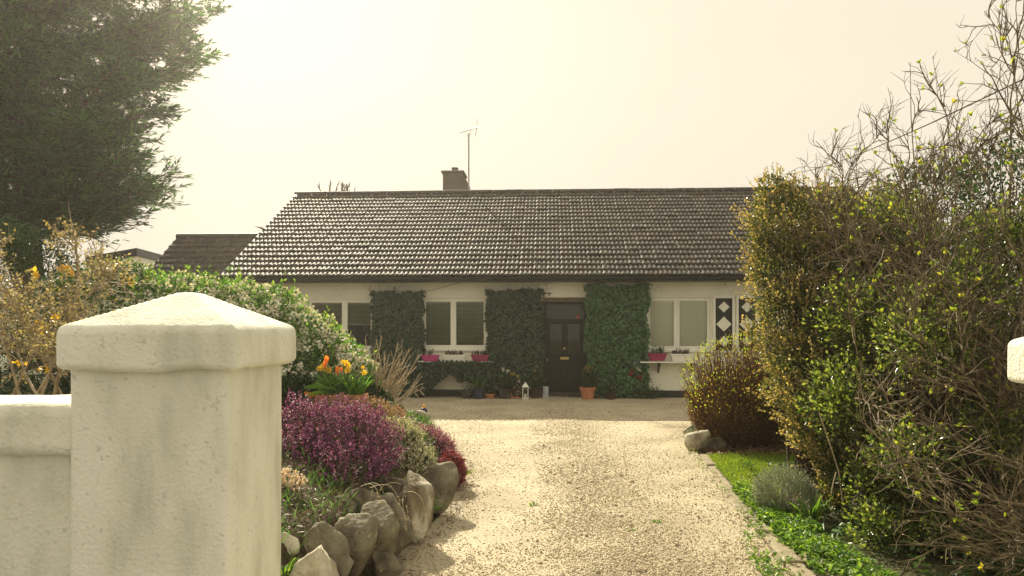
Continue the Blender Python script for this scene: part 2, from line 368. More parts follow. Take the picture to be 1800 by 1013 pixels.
def gravelmat():
    m, n, o = nodemat('pea_gravel'); b = n.nodes.new('ShaderNodeBsdfPrincipled'); b.inputs['Roughness'].default_value = 0.8; b.inputs['Specular IOR Level'].default_value = 0.25
    g = n.nodes.new('ShaderNodeNewGeometry'); v = n.nodes.new('ShaderNodeTexVoronoi'); v.inputs['Scale'].default_value = 88
    n.links.new(g.outputs['Position'], v.inputs[0])
    sep = n.nodes.new('ShaderNodeSeparateColor'); n.links.new(v.outputs['Color'], sep.inputs[0])
    r = ramp(n, [(0.0, (0.34, 0.285, 0.19)), (0.25, (0.415, 0.355, 0.245)), (0.6, (0.47, 0.41, 0.285)), (0.85, (0.53, 0.47, 0.34)), (1.0, (0.38, 0.335, 0.245))])
    n.links.new(sep.outputs[0], r.inputs[0])
    nz = n.nodes.new('ShaderNodeTexNoise'); nz.inputs['Scale'].default_value = 1.3; nz.inputs['Detail'].default_value = 7; n.links.new(g.outputs['Position'], nz.inputs[0])
    r2 = ramp(n, [(0.35, (0.84, 0.82, 0.78)), (0.62, (1.12, 1.12, 1.1))]); n.links.new(nz.outputs[0], r2.inputs[0])
    mx = n.nodes.new('ShaderNodeMix'); mx.data_type = 'RGBA'; mx.blend_type = 'MULTIPLY'; mx.inputs[0].default_value = 1; n.links.new(r.outputs[0], mx.inputs['A']); n.links.new(r2.outputs[0], mx.inputs['B'])
    n.links.new(mx.outputs['Result'], b.inputs['Base Color'])
    inv = n.nodes.new('ShaderNodeMath'); inv.operation = 'MULTIPLY'; inv.inputs[1].default_value = -1; n.links.new(v.outputs['Distance'], inv.inputs[0])
    bp = n.nodes.new('ShaderNodeBump'); bp.inputs['Strength'].default_value = 0.5; bp.inputs['Distance'].default_value = 0.010; n.links.new(inv.outputs[0], bp.inputs['Height'])
    n.links.new(bp.outputs[0], b.inputs['Normal']); n.links.new(b.outputs[0], o.inputs[0]); return m
MT['gravel'] = gravelmat()
MT['pebble'] = leafmat('loose_pebble', [(0.31, 0.265, 0.18), (0.44, 0.375, 0.25), (0.51, 0.445, 0.305), (0.55, 0.48, 0.34), (0.61, 0.55, 0.41), (0.36, 0.325, 0.25), (0.50, 0.40, 0.26), (0.53, 0.455, 0.315)], trans=0, rough=0.75, spec=0.3)

MT['cypress'] = leafmat('cypress_needles', [(0.009, 0.028, 0.013), (0.02, 0.062, 0.024), (0.032, 0.10, 0.03), (0.075, 0.19, 0.05)], trans=0.4, tcol=1.8, rough=0.6)
MT['darkleaf'] = leafmat('dark_evergreen_leaf', [(0.012, 0.035, 0.014), (0.02, 0.055, 0.02), (0.035, 0.085, 0.025)], trans=0.25, rough=0.4)
MT['ivy'] = leafmat('ivy_leaf', [(0.008, 0.022, 0.011), (0.013, 0.040, 0.018), (0.026, 0.075, 0.028)], trans=0.15, rough=0.4, spec=0.5)
MT['brightleaf'] = leafmat('spring_leaf', [(0.06, 0.13, 0.025), (0.10, 0.20, 0.035), (0.19, 0.29, 0.06)], trans=0.5, rough=0.4)
MT['limeleaf'] = leafmat('lime_bud_leaf', [(0.16, 0.26, 0.03), (0.27, 0.36, 0.045), (0.34, 0.30, 0.05)], trans=0.55, rough=0.45)
MT['shrubleaf'] = leafmat('mid_green_leaf', [(0.025, 0.065, 0.02), (0.05, 0.12, 0.035), (0.09, 0.19, 0.05)], trans=0.4, rough=0.4)
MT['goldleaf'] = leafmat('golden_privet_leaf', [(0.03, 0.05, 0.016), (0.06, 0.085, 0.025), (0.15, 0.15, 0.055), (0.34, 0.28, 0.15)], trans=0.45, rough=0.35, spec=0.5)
MT['golddark'] = leafmat('shaded_privet_leaf', [(0.02, 0.035, 0.012), (0.045, 0.065, 0.018), (0.09, 0.10, 0.03)], trans=0.35, rough=0.35, spec=0.5)  # darker copy of the golden leaf, inner shade put into its colour
MT['bud'] = leafmat('tan_bud', [(0.24, 0.19, 0.10), (0.42, 0.35, 0.20), (0.54, 0.46, 0.30), (0.34, 0.27, 0.10)], trans=0.35, tcol=1.05)
MT['yellow'] = leafmat('yellow_petal', [(0.75, 0.45, 0.03), (0.80, 0.55, 0.06)], trans=0.4, tcol=1.0)
MT['orange'] = leafmat('orange_petal', [(0.75, 0.20, 0.03), (0.85, 0.36, 0.05), (0.8, 0.28, 0.06)], trans=0.4, tcol=1.0)
MT['whiteflower'] = leafmat('white_petal', [(0.74, 0.74, 0.64), (0.86, 0.85, 0.76), (0.80, 0.72, 0.66)], trans=0.3, tcol=0.8)
MT['purple'] = leafmat('purple_heather_bell', [(0.08, 0.014, 0.07), (0.25, 0.045, 0.22), (0.44, 0.11, 0.40), (0.20, 0.04, 0.15), (0.60, 0.28, 0.52)], trans=0.3, tcol=0.9)
MT['lilac'] = leafmat('lilac_heather_bell', [(0.25, 0.05, 0.17), (0.52, 0.18, 0.36), (0.66, 0.36, 0.48)], trans=0.3, tcol=0.9)
MT['crimson'] = leafmat('crimson_heather_bell', [(0.18, 0.015, 0.04), (0.36, 0.04, 0.10), (0.45, 0.1, 0.15)], trans=0.3, tcol=0.9)
MT['creamheather'] = leafmat('cream_heather_bell', [(0.42, 0.43, 0.27), (0.66, 0.65, 0.48), (0.78, 0.76, 0.60)], trans=0.3, tcol=0.8)
MT['palepink'] = leafmat('pale_pink_petal', [(0.78, 0.58, 0.54), (0.84, 0.70, 0.64)], trans=0.3, tcol=0.8)
MT['heatherstem'] = leafmat('heather_foliage', [(0.06, 0.05, 0.025), (0.05, 0.075, 0.025), (0.10, 0.12, 0.05)], trans=0.2)
MT['silver'] = leafmat('silver_green_leaf', [(0.24, 0.29, 0.20), (0.38, 0.43, 0.32), (0.48, 0.52, 0.42)], trans=0.3, tcol=0.9)
MT['blossomleaf'] = leafmat('blossom_shrub_leaf', [(0.035, 0.09, 0.025), (0.07, 0.17, 0.045), (0.13, 0.26, 0.07)], trans=0.45, rough=0.4)
MT['streakstone'] = surf('white_streaked_rock', [(0.36, (0.12, 0.095, 0.06)), (0.50, (0.22, 0.185, 0.125)), (0.60, (0.55, 0.52, 0.42)), (0.72, (0.66, 0.63, 0.52))], scale=4.5, rough=0.9, bump=1.0, bscale=24, bdist=0.03, stretch=(1, 1, 0.45))
MT['thicketleaf'] = leafmat('shady_weed_leaf', [(0.03, 0.06, 0.018), (0.06, 0.12, 0.03)], trans=0.4)
MT['grass'] = leafmat('lawn_blade', [(0.09, 0.16, 0.02), (0.15, 0.23, 0.03), (0.22, 0.28, 0.05)], trans=0.5, tcol=1.5)
MT['deadleaf'] = leafmat('fallen_brown_leaf', [(0.10, 0.05, 0.025), (0.18, 0.10, 0.05), (0.27, 0.17, 0.10)], trans=0.2, tcol=0.8)
MT['winelaef'] = leafmat('plum_leaf', [(0.06, 0.025, 0.04), (0.10, 0.04, 0.06), (0.05, 0.06, 0.04)], trans=0.2)
MT['redflower'] = leafmat('red_petal', [(0.30, 0.02, 0.03), (0.42, 0.03, 0.05)], trans=0.2, tcol=0.8)
MT['blueflower'] = leafmat('pale_blue_petal', [(0.22, 0.28, 0.42), (0.45, 0.48, 0.55)], trans=0.2, tcol=0.8)

# ================================================================== SETTING
def sheet(name, pts, z, mat, kind='structure', **kw):
    V = [(x, y, z) for x, y in pts]
    return part(name, V, [tuple(range(len(V)))], mat, None, kind=kind, **kw)
sheet('ground', [(-400, -60), (400, -60), (400, 900), (-400, 900)], 0.0, MT['ground'])
sheet('pavement', [(-30, -1.2), (30, -1.2), (30, 2.2), (-30, 2.2)], 0.012, MT['paving'])
asph = surf('asphalt', [(0.3, (0.045, 0.045, 0.043)), (0.7, (0.065, 0.063, 0.06))], scale=9, rough=0.9, bump=0.3)
sheet('road', [(-30, -8), (30, -8), (30, -1.2), (-30, -1.2)], 0.006, asph)

# left edge of the drive = foot of the rockery
EY = np.array([2.2, 2.9, 3.3, 3.9, 4.4, 4.78, 5.1, 5.42, 6.0, 6.5, 7.3, 8.0, 9.0, 10.0, 11.0, 12.0, 12.6, 13.6])
EX = np.array([-0.92, -1.0, -1.0, -0.95, -0.86, -0.80, -0.74, -0.66, -0.57, -0.52, -0.50, -0.57, -0.74, -0.98, -1.22, -1.45, -1.9, -4.0])
def edgeL(y): return np.interp(y, EY, EX)
RY = np.array([2.2, 3.5, 4.59, 5.09, 6.5, 8.6, 10.0, 10.9, 12.0, 13.0])
RX = np.array([1.85, 1.78, 1.80, 1.86, 2.02, 2.30, 2.48, 2.62, 3.1, 4.5])
def edgeR(y): return np.interp(y, RY, RX)
gy = np.linspace(2.0, 16.9, 150)
V = []; F = []
for i, y in enumerate(gy):
    a = edgeL(y) - 0.05 if y < 12.8 else -7.5; b = edgeR(y) if y < 12.8 else 9.8
    for j in range(41):
        x = a + (b - a) * j / 40
        c = (x - 0.75); z = 0.008 + 0.022 * math.exp(-(c / 0.5) ** 2) + 0.006 * lump(np.array([x, y, 0]), 2.0)
        V.append((x, y, max(z, 0.006)))
for i in range(len(gy) - 1):
    for j in range(40):
        k = i * 41 + j; F.append((k, k + 1, k + 42, k + 41))
part('driveway', V, np.array(F), MT['gravel'], None, smooth=True, kind='structure')

def pebbles(n, ymin, ymax, r0, r1, seed, pw=1.25):
    y = ymin + (ymax - ymin) * RG.random(n) ** pw
    x = edgeL(y) + (edgeR(y) + 0.06 - edgeL(y)) * RG.random(n)
    c = x - 0.75; m = RG.random(n) < np.clip(0.42 + 0.5 * np.exp(-(c / 0.42) ** 2) + 0.15 * lump(np.stack([x, y, x * 0], 1), 1.6, seed), 0, 1)
    x = x[m]; y = y[m]; n = len(x)
    z = 0.008 + 0.022 * np.exp(-((x - 0.75) / 0.5) ** 2)
    r = r0 + (r1 - r0) * RG.random(n) ** np.where(np.abs(x - 0.75) < 0.5, 2.2, 4.5)
    A = unit(RG.normal(size=(n, 3)) * [1, 1, 0.35]); B = unit(np.cross(A, rdir(n))); C = np.cross(A, B)
    s = np.stack([r * RG.uniform(0.8, 1.35, n), r * RG.uniform(0.6, 1, n), r * RG.uniform(0.45, 0.8, n)], 1)
    cen = np.stack([x, y, z + s[:, 2] * 0.6], 1)
    V = np.stack([cen + A * s[:, :1], cen - A * s[:, :1], cen + B * s[:, 1:2], cen - B * s[:, 1:2], cen + C * s[:, 2:], cen - C * s[:, 2:]], 1).reshape(-1, 3)
    b = np.arange(n)[:, None] * 6
    F = np.concatenate([b + f for f in ([0, 2, 4], [2, 1, 4], [1, 3, 4], [3, 0, 4], [2, 0, 5], [1, 2, 5], [3, 1, 5], [0, 3, 5])], 0)
    return V, F
V, F = join([pebbles(125000, 4.2, 12.6, 0.0035, 0.0105, 1, 2.2), pebbles(12000, 12.2, 16.4, 0.008, 0.02, 4), pebbles(260, 4.4, 9.5, 0.015, 0.026, 3)])
part('gravel', V, F, MT['pebble'], None, kind='stuff', label='loose cream and tan pea gravel covering the drive')

# raised bed behind the rockery stones
def bed_h(X, Y):
    d = edgeL(Y) - 0.10 - X
    h = 0.40 * np.clip(d / 0.22, 0, 1) ** 0.8 + 0.38 * np.clip((d - 0.2) / 1.0, 0, 1)
    h = h * np.interp(Y, [2.85, 3.1, 4.2, 7.0, 9.0, 11.5, 12.8], [0.7, 0.8, 1.0, 0.95, 0.95, 0.5, 0.02])
    return np.maximum(h, 0)
xs = np.linspace(-9, 0, 140); ys = np.linspace(2.86, 13.2, 110)
V = []
for y in ys:
    e = float(edgeL(y)) - 0.08
    for t in np.linspace(0, 1, 90):
        x = e - 8.0 * t ** 1.8
        V.append((x, y, float(bed_h(x, y)) + 0.015 + 0.02 * lump(np.array([x, y, 0]), 6)))
F = [(i*90+j, i*90+j+1, i*90+91+j, i*90+90+j) for i in range(len(ys)-1) for j in range(89)]
part('flower_bed', V, F, MT['soil'], None, smooth=True, kind='structure')

# ------------------------------------------------------------------ gate pillars and wall
def rblock(x0, x1, y0, y1, z0, z1, r, n, amp, ns=3.0, seed=0.0, warp=None):
    """rounded, hand-trowelled block"""
    c = np.array([(x0+x1)/2, (y0+y1)/2, (z0+z1)/2]); h = np.array([(x1-x0)/2, (y1-y0)/2, (z1-z0)/2])
    pts = []; F = []; t = np.linspace(-1, 1, n + 1)
    # concentrate samples near the edges
    for ax in range(3):
        for sg in (-1, 1):
            base = len(pts); a, b = [k for k in range(3) if k != ax]
            for i in t:
                for j in t:
                    p = [0, 0, 0]; p[ax] = sg; p[a] = math.sin(i * math.pi / 2) * 0.55 + i * 0.45; p[b] = math.sin(j * math.pi / 2) * 0.55 + j * 0.45
                    pts.append(p)
            for i in range(n):
                for j in range(n):
                    k = base + i * (n + 1) + j; q = (k, k + 1, k + n + 2, k + n + 1)
                    flip = (sg > 0) == (ax != 1)
                    F.append(q[::-1] if flip else q)
    Q = np.array(pts) * h
    inner = np.clip(Q, -(h - r), h - r); d = Q - inner; ln = np.linalg.norm(d, axis=1, keepdims=True)
    nrm = d / np.maximum(ln, 1e-9); Q = inner + nrm * r + c
    Q = Q + nrm * (amp * lump(Q, ns, seed))[:, None]
    if warp is not None: Q = warp(Q)
    key = np.round(Q, 5); u, inv = np.unique(key, axis=0, return_inverse=True); inv = inv.ravel()
    F = [tuple(dict.fromkeys(int(inv[i]) for i in f)) for f in F]; F = [f for f in F if len(f) > 2]
    return u, F
def pillar(x0, x1, y0, y1, ztop, slab, ov, ovl, label, seed, apex=0.125):
    root = empty('gate_pillar', ((x0+x1)/2, (y0+y1)/2, 0), label, 'gate pillar')
    V, F = rblock(x0, x1, y0, y1, 0.0, ztop - slab + 0.03, 0.018, 34, 0.0042, 3.1, seed)
    part('shaft', V, F, MT['render'], root, smooth=True)
    cx, cyy = (x0 + x1 + ov - ovl) / 2, (y0 + y1) / 2
    hx, hy = (x1 - x0 + ov + ovl) / 2, (y1 - y0) / 2 + ov
    def warp(Q):
        Q = Q.copy(); up = Q[:, 2] > ztop - 0.012
        t = np.maximum(np.abs(Q[:, 0] - cx) / hx, np.abs(Q[:, 1] - cyy) / hy)
        rise = apex * np.clip(1.0 - t, 0, 0.90) / 0.90
        Q[:, 2] += np.where(Q[:, 2] > ztop - slab * 0.5, rise, 0)
        low = np.clip((ztop - slab * 0.5 - Q[:, 2]) / (slab * 0.5), 0, 1)
        Q[:, 2] += low * 0.012 * lump(Q * [1, 1, 0], 9, seed)
        return Q
    V, F = rblock(cx - hx, cx + hx, cyy - hy, cyy + hy, ztop - slab, ztop, 0.024, 44, 0.005, 4.2, seed + 3, warp)
    part('cap', V, F, MT['render'], root, smooth=True)
    return root
pillar(-1.437, -0.922, 2.30, 2.86, 1.603, 0.143, 0.045, 0.016, 'large white rendered gate pillar with pyramid cap beside the rockery', 1.0)
pillar(2.075, 2.60, 2.30, 2.86, 1.547, 0.165, 0.05, 0.06, 'white gate pillar on the far side of the drive entrance, half out of view', 5.0)

root = empty('boundary_wall', (-3.5, 2.55, 0), 'low white rendered boundary wall with rounded coping joining the large gate pillar', 'garden wall')
V, F = rblock(-8.0, -1.405, 2.36, 2.60, 0, 1.20, 0.02, 40, 0.006, 2.5, 2.0); part('wall_face', V, F, MT['render'], root, smooth=True)
def cw(Q):
    Q = Q.copy(); low = Q[:, 2] < 1.24; Q[:, 2] += np.where(low, 0.01 * lump(Q * [1, 1, 0], 7, 3.0), 0.008 * lump(Q * [1, 1, 0], 3, 1.0)); return Q
V, F = rblock(-8.0, -1.40, 2.305, 2.68, 1.178, 1.352, 0.045, 60, 0.006, 4, 4.0, cw); part('coping', V, F, MT['render'], root, smooth=True)
root = empty('boundary_wall', (5.5, 2.55, 0), 'low white boundary wall running on beyond the half hidden pillar', 'garden wall')
V, F = rblock(2.61, 8.0, 2.36, 2.60, 0, 1.20, 0.02, 24, 0.006, 2.5, 2.0); part('wall_face', V, F, MT['render'], root, smooth=True)
V, F = rblock(2.605, 8.0, 2.305, 2.68, 1.178, 1.30, 0.045, 24, 0.006, 4, 4.0); part('coping', V, F, MT['render'], root, smooth=True)

# ================================================================== BUNGALOW
TH = math.radians(2.95); HC, HS = math.cos(TH), math.sin(TH); Y0 = 16.5
def H(u, v, z): return (u * HC + v * HS, Y0 - u * HS + v * HC, z)
def fu(x, v=0.0):
    k = (x - CX) / FPX; return (k * Y0 + k * v * HC - v * HS) / (HC + k * HS)
def fz(x, y, v=0.0):
    u = fu(x, v); Yw = Y0 - u * HS + v * HC; return EYE + (HY - y) / FPX * Yw
def HW(pts): return np.array([H(*p) for p in pts])

house = empty('bungalow', H(1, 4, 0), 'long white bungalow with brown tiled roof and ivy across the front', 'house')
UL, UR, VD = fu(451), 9.0, 8.8
VE, ZE = -0.55, 2.775
UG = fu(385, VE); kx = (520 - CX) / FPX
VR = (kx * (Y0 - UG * HS) - UG * HC) / (HS - kx * HC)
ZR = EYE + (HY - 343) / FPX * (Y0 - UG * HS + VR * HC)
URR = UR + 0.55; PITCH = math.atan2(ZR - ZE, VR - VE)
ZB = fz(900, 497)     # top of wall below the soffit

# openings in the front wall: (u0,u1,z0,z1)
zt, zb = fz(900, 524), fz(900, 612)
op_L = (fu(541), fu(657), fz(600, 614), fz(600, 526)); op_M = (fu(742), fu(856), fz(800, 613), zt); op_R = (fu(1137), fu(1250), fz(1190, 615), fz(1190, 523))
op_D = (fu(953), fu(1037), 0.12, fz(990, 523))
ops = [op_L, op_M, op_D, op_R]
def wall_holes(us, zs, holes, v0, v1, mat, name, parent):
    us = sorted(set(us + [h[0] for h in holes] + [h[1] for h in holes])); zs = sorted(set(zs + [h[2] for h in holes] + [h[3] for h in holes]))
    V = []; F = []; ids = {}
    def vid(i, j, s):
        k = (i, j, s)
        if k not in ids: ids[k] = len(V); V.append(H(us[i], v0 if s == 0 else v1, zs[j]))
        return ids[k]
    def hole(i, j):
        if i < 0 or j < 0 or i >= len(us)-1 or j >= len(zs)-1: return True
        cu, cz = (us[i]+us[i+1])/2, (zs[j]+zs[j+1])/2
        return any(h[0] < cu < h[1] and h[2] < cz < h[3] for h in holes)
    for i in range(len(us)-1):
        for j in range(len(zs)-1):
            if hole(i, j): continue
            F.append((vid(i,j,0), vid(i+1,j,0), vid(i+1,j+1,0), vid(i,j+1,0))); F.append((vid(i,j,1), vid(i,j+1,1), vid(i+1,j+1,1), vid(i+1,j,1)))
            if hole(i-1, j): F.append((vid(i,j,0), vid(i,j+1,0), vid(i,j+1,1), vid(i,j,1)))
            if hole(i+1, j): F.append((vid(i+1,j,0), vid(i+1,j,1), vid(i+1,j+1,1), vid(i+1,j+1,0)))
            if hole(i, j-1): F.append((vid(i,j,0), vid(i,j,1), vid(i+1,j,1), vid(i+1,j,0)))
            if hole(i, j+1): F.append((vid(i,j+1,0), vid(i+1,j+1,0), vid(i+1,j+1,1), vid(i,j+1,1)))
    return part(name, V, F, mat, parent)
ZP = 0.17
wall_holes([UL, UR], [ZP, ZB + 0.12], ops, 0.0, 0.28, MT['wall'], 'front_wall', house)
m = MB(H)
ud0, ud1 = op_D[0], op_D[1]
m.box(UL - 0.0, ud0 - 0.02, -0.02, 0.28, 0.0, ZP - 0.001); m.box(ud1 + 0.02, UR, -0.02, 0.28, 0.0, ZP - 0.001)
m.build('plinth', MT['plinth'], house)
# gable walls and rear wall
for u0, u1 in ((UL, UL + 0.28), (UR - 0.28, UR)):
    m = MB(H); zr = lambda v: ZE + (v - VE) * math.tan(PITCH) - 0.12
    pts = [(u0, 0.281, 0), (u0, VD, 0), (u0, VD, zr(2*VR - VD)), (u0, VR, zr(VR)), (u0, 0.281, zr(0.281))]
    m.prism(pts, (0, 0, 0), (u1 - u0, 0, 0)); m.build('gable_wall', MT['wall'], house)
MB(H).box(UL + 0.281, UR - 0.281, VD - 0.28, VD, 0, ZB + 0.1).build('rear_wall', MT['wall'], house)
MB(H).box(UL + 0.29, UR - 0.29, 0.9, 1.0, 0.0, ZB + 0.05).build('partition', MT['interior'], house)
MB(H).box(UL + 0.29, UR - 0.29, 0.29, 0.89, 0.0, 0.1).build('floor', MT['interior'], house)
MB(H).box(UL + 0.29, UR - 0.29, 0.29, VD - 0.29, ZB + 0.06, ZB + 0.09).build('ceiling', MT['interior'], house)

# eaves: soffit, fascia, gutter
MB(H).box(UG + 0.03, URR - 0.03, VE + 0.06, 0.0 - 0.002, ZB + 0.0, ZB + 0.02).build('soffit', MT['gutter'], house)
MB(H).box(UG + 0.02, URR - 0.02, VE + 0.02, VE + 0.055, ZB - 0.005, ZE - 0.03).build('fascia', MT['gutter'], house)
V = []; F = []; na = 9; us = np.linspace(UG + 0.02, URR - 0.02, 40)
for i, u in enumerate(us):
    for a in range(na):
        t = math.pi * a / (na - 1); V.append(H(u, VE - 0.045 - 0.058 * math.cos(t), ZE - 0.035 - 0.06 * math.sin(t) + 0.004 * math.sin(u * 1.3)))
    for a in range(na):
        t = math.pi * (1 - a / (na - 1)); V.append(H(u, VE - 0.045 - 0.054 * math.cos(t), ZE - 0.033 - 0.055 * math.sin(t) + 0.004 * math.sin(u * 1.3)))
n2 = 2 * na
for i in range(len(us) - 1):
    for a in range(n2): b = (a + 1) % n2; F.append((i*n2+a, i*n2+b, i*n2+n2+b, i*n2+n2+a))
gut = part('gutter', V, F, MT['gutter'], house, smooth=False)
m = MB(H)
for u in np.arange(UG + 0.5, URR, 1.15): m.box(u, u + 0.025, VE - 0.107, VE + 0.02, ZE - 0.10, ZE - 0.028)
m.build('gutter_bracket', MT['gutter'], gut, kind='stuff')

# roof deck + barge boards + ridge
m = MB(H); off = 0.055 / math.cos(PITCH)
def rpt(u, s, n=0.0):
    """point on the front roof plane: u along, s up the slope, n off the plane"""
    return (u, VE + s * math.cos(PITCH) - n * math.sin(PITCH), ZE + s * math.sin(PITCH) + n * math.cos(PITCH))
SL = (VR - VE) / math.cos(PITCH)
roof = part('roof', [H(*rpt(UG + 0.01, 0.0, -0.03)), H(*rpt(URR - 0.01, 0.0, -0.03)), H(*rpt(URR - 0.01, SL, -0.03)), H(*rpt(UG + 0.01, SL, -0.03)),
      H(UG + 0.01, 2*VR - VE, ZE - 0.03), H(URR - 0.01, 2*VR - VE, ZE - 0.03),
      H(*rpt(UG + 0.01, 0.0, -0.09)), H(*rpt(URR - 0.01, 0.0, -0.09)), H(*rpt(URR - 0.01, SL, -0.09)), H(*rpt(UG + 0.01, SL, -0.09)), H(UG + 0.01, 2*VR - VE, ZE - 0.09), H(URR - 0.01, 2*VR - VE, ZE - 0.09)],
     [(0, 1, 2, 3), (3, 2, 5, 4), (6, 9, 8, 7), (9, 10, 11, 8), (0, 6, 7, 1), (4, 5, 11, 10)], MT['tile'], house)
m = MB(H)
for u0, u1 in ((UG - 0.012, UG + 0.008), (URR - 0.008, URR + 0.012)):
    pts = [rpt(u0, -0.02, 0.0), rpt(u0, SL, 0.0), (u0, 2*VR - VE, ZE), (u0, 2*VR - VE, ZE - 0.2), rpt(u0, SL, -0.2), rpt(u0, -0.02, -0.16)]
    m = MB(H); m.prism(pts, (0, 0, 0), (u1 - u0, 0, 0)); m.build('barge_board', MT['gutter'], house)

TW, TL = 0.315, 0.345
def tile_arrays(w=TW, l=TL, rolls=3, amp=0.030):
    n = rolls * 3; V = []
    for (yy, lift, lip) in ((0, 0.034, 0), (0, 0.052, 1), (l * 0.22, 0.043, 1), (l, 0.008, 1)):
        for i in range(n + 1):
            t = i / n; ph = (t * rolls) % 1.0 if i < n else 0.0
            h = amp * (0.5 - 0.5 * math.cos(2 * math.pi * ph)) ** 0.7
            V.append((t * w - w / 2, yy, lift + (h if lip else h * 0.35)))
    F = []
    for r in range(3):
        for i in range(n):
            k = r * (n + 1) + i; F.append((k, k + 1, k + n + 2, k + n + 1))
    return np.array(V), np.array(F)
TV, TF = tile_arrays()
THIGHLIGHT = np.array([(1.0 if (i % 3) else 0.0) if r == 1 else 0.0 for r in range(4) for i in range(10)])
def set_highlight(me, w): a = me.attributes.new('nose_highlight', 'FLOAT', 'POINT'); a.data.foreach_set('value', np.asarray(w, dtype=np.float32))
tile_me = make_mesh('roof_tile', TV, TF, MT['tile']); set_highlight(tile_me, THIGHLIGHT)
def roof_tiles(parent, Hf, u0, u1, nrows, slope_len, rpf, nparts, basis):
    """lowest rows as single tiles, the rest joined"""
    ncol = int(round((u1 - u0) / TW)); w = (u1 - u0) / ncol; g = slope_len / nrows; cnt = 0; JV = []; JF = []; nb = 0
    R = basis
    for r in range(nrows):
        for c in range(ncol):
            u = u0 + (c + 0.5) * w; o = Vector(Hf(*rpf(u, r * g - 0.035, -0.018)))
            j = Matrix.Rotation(random.gauss(0, 0.006), 4, 'Z') @ Matrix.Rotation(random.gauss(0, 0.008), 4, 'X') @ Matrix.Rotation(random.gauss(0, 0.008), 4, 'Y')
            Mx = Matrix.Translation(o) @ R @ j @ Matrix.Diagonal((w / TW, 1, 1, 1)) @ Matrix.Translation((0, 0, random.gauss(0, 0.003)))
            if cnt < nparts:
                link_mesh('roof_tile', tile_me, Mx, parent); cnt += 1
            else:
                A = np.array(Mx); JV.append(TV @ A[:3, :3].T + A[:3, 3]); JF.append(TF + nb); nb += len(TV)
    if JV: o_ = part('tile_courses', np.concatenate(JV), np.concatenate(JF), MT['tile'], parent, kind='stuff'); set_highlight(o_.data, np.tile(THIGHLIGHT, len(JV)))
bx_ = Vector((HC, -HS, 0)); by_ = Vector(H(*rpt(0, 1))) - Vector(H(*rpt(0, 0))); bz_ = bx_.cross(by_)
BASIS = Matrix((bx_, by_, bz_)).transposed().to_4x4()
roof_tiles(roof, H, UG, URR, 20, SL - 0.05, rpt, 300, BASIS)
# ridge tiles
nr = 36; wr = (URR - UG) / nr; RV = []; RF = []
for i in range(8):
    a = math.pi * i / 7
    for k, q in enumerate((0, wr * 0.985)):
        RV.append((q, -0.125 * math.cos(a), 0.10 * math.sin(a) ** 0.8 if 0 < i < 7 else 0.0))
RF = [(2*i, 2*i+1, 2*i+3, 2*i+2) for i in range(7)]
ridge_me = make_mesh('ridge_tile', RV, RF, MT['tile'])
for k in range(nr):
    o = Vector(H(UG + k * wr, VR, ZR - 0.005 + random.gauss(0, 0.004)))
    link_mesh('ridge_tile', ridge_me, Matrix.Translation(o) @ Matrix.Rotation(-TH, 4, 'Z'), roof)

# chimney (part of the roof)
cu = fu(796, VR + 1.2); cw_ = 0.31
CB = VR + 1.15; zc0, zc1 = ZR - 0.95, fz(797, 304, CB)
m = MB(H); m.cbox(cu - cw_, cu + cw_, CB, CB + 0.85, zc0, zc1, 0.012); ch = m.build('chimney', MT['chimney'], house)
m = MB(H); m.cbox(cu - cw_ - 0.05, cu + cw_ + 0.05, CB - 0.05, CB + 0.90, zc1, zc1 + 0.07, 0.015); m.build('chimney_cap', MT['chimney'], ch)
m = MB(); c = H(cu + 0.02, CB + 0.4, zc1 + 0.07); m.lathe(c, [(0.11, 0), (0.10, 0.02), (0.095, 0.13), (0.115, 0.14), (0.115, 0.17), (0.09, 0.17)], 16); m.build('chimney_pot', MT['chimney'], ch)
m = MB(H); m.prism([(cu + cw_ + 0.002, CB + 0.05, zc1 + 0.0), (cu + cw_ + 0.16, CB + 0.05, zc1 - 0.32), (cu + cw_ + 0.16, CB + 0.05, zc0 + 0.1), (cu + cw_ + 0.002, CB + 0.05, zc0)], (0, 0, 0), (0, 0.7, 0)); m.build('chimney_shoulder', MT['chimney'], ch)

# aerial
au = fu(824, VR + 0.25); zt_ = fz(824, 236, VR + 0.25); a0 = H(au, VR + 0.25, ZR - 0.2)
aer = empty('television_aerial', a0, 'thin television aerial on a tall mast beside the chimney', 'aerial')
m = MB(); m.tube([a0, (a0[0], a0[1], zt_ + 0.02)], 0.022, 8); m.build('mast', MT['metal'], aer)
bA = np.array([a0[0] - 0.28, a0[1] - 0.05, fz(806, 234.5, VR + 0.25)]); bB = np.array([a0[0] + 0.26, a0[1] + 0.25, fz(840, 220, VR + 0.25)])
m = MB(); m.tube([bA, bB], 0.014, 6); m.build('boom', MT['metal'], aer)
for k in range(9):
    p = bA + (bB - bA) * (k / 8.0); q = 0.12 + 0.012 * k
    d = np.cross(bB - bA, [0, 0, 1.0]); d = d / np.linalg.norm(d) * q
    m = MB(); m.tube([p - d, p + d], 0.008, 5); m.build('element', MT['metal'], aer)
m = MB(); e = bB - (bB - bA) * 0.05
m.tube([e + [0, 0, 0.28], e, e + [-0.05, 0, -0.26]], 0.009, 5); m.tube([e + [-0.16, 0, -0.02], e + [-0.2, 0, -0.2], e + [-0.33, 0, -0.26]], 0.008, 5); m.build('reflector', MT['metal'], aer)

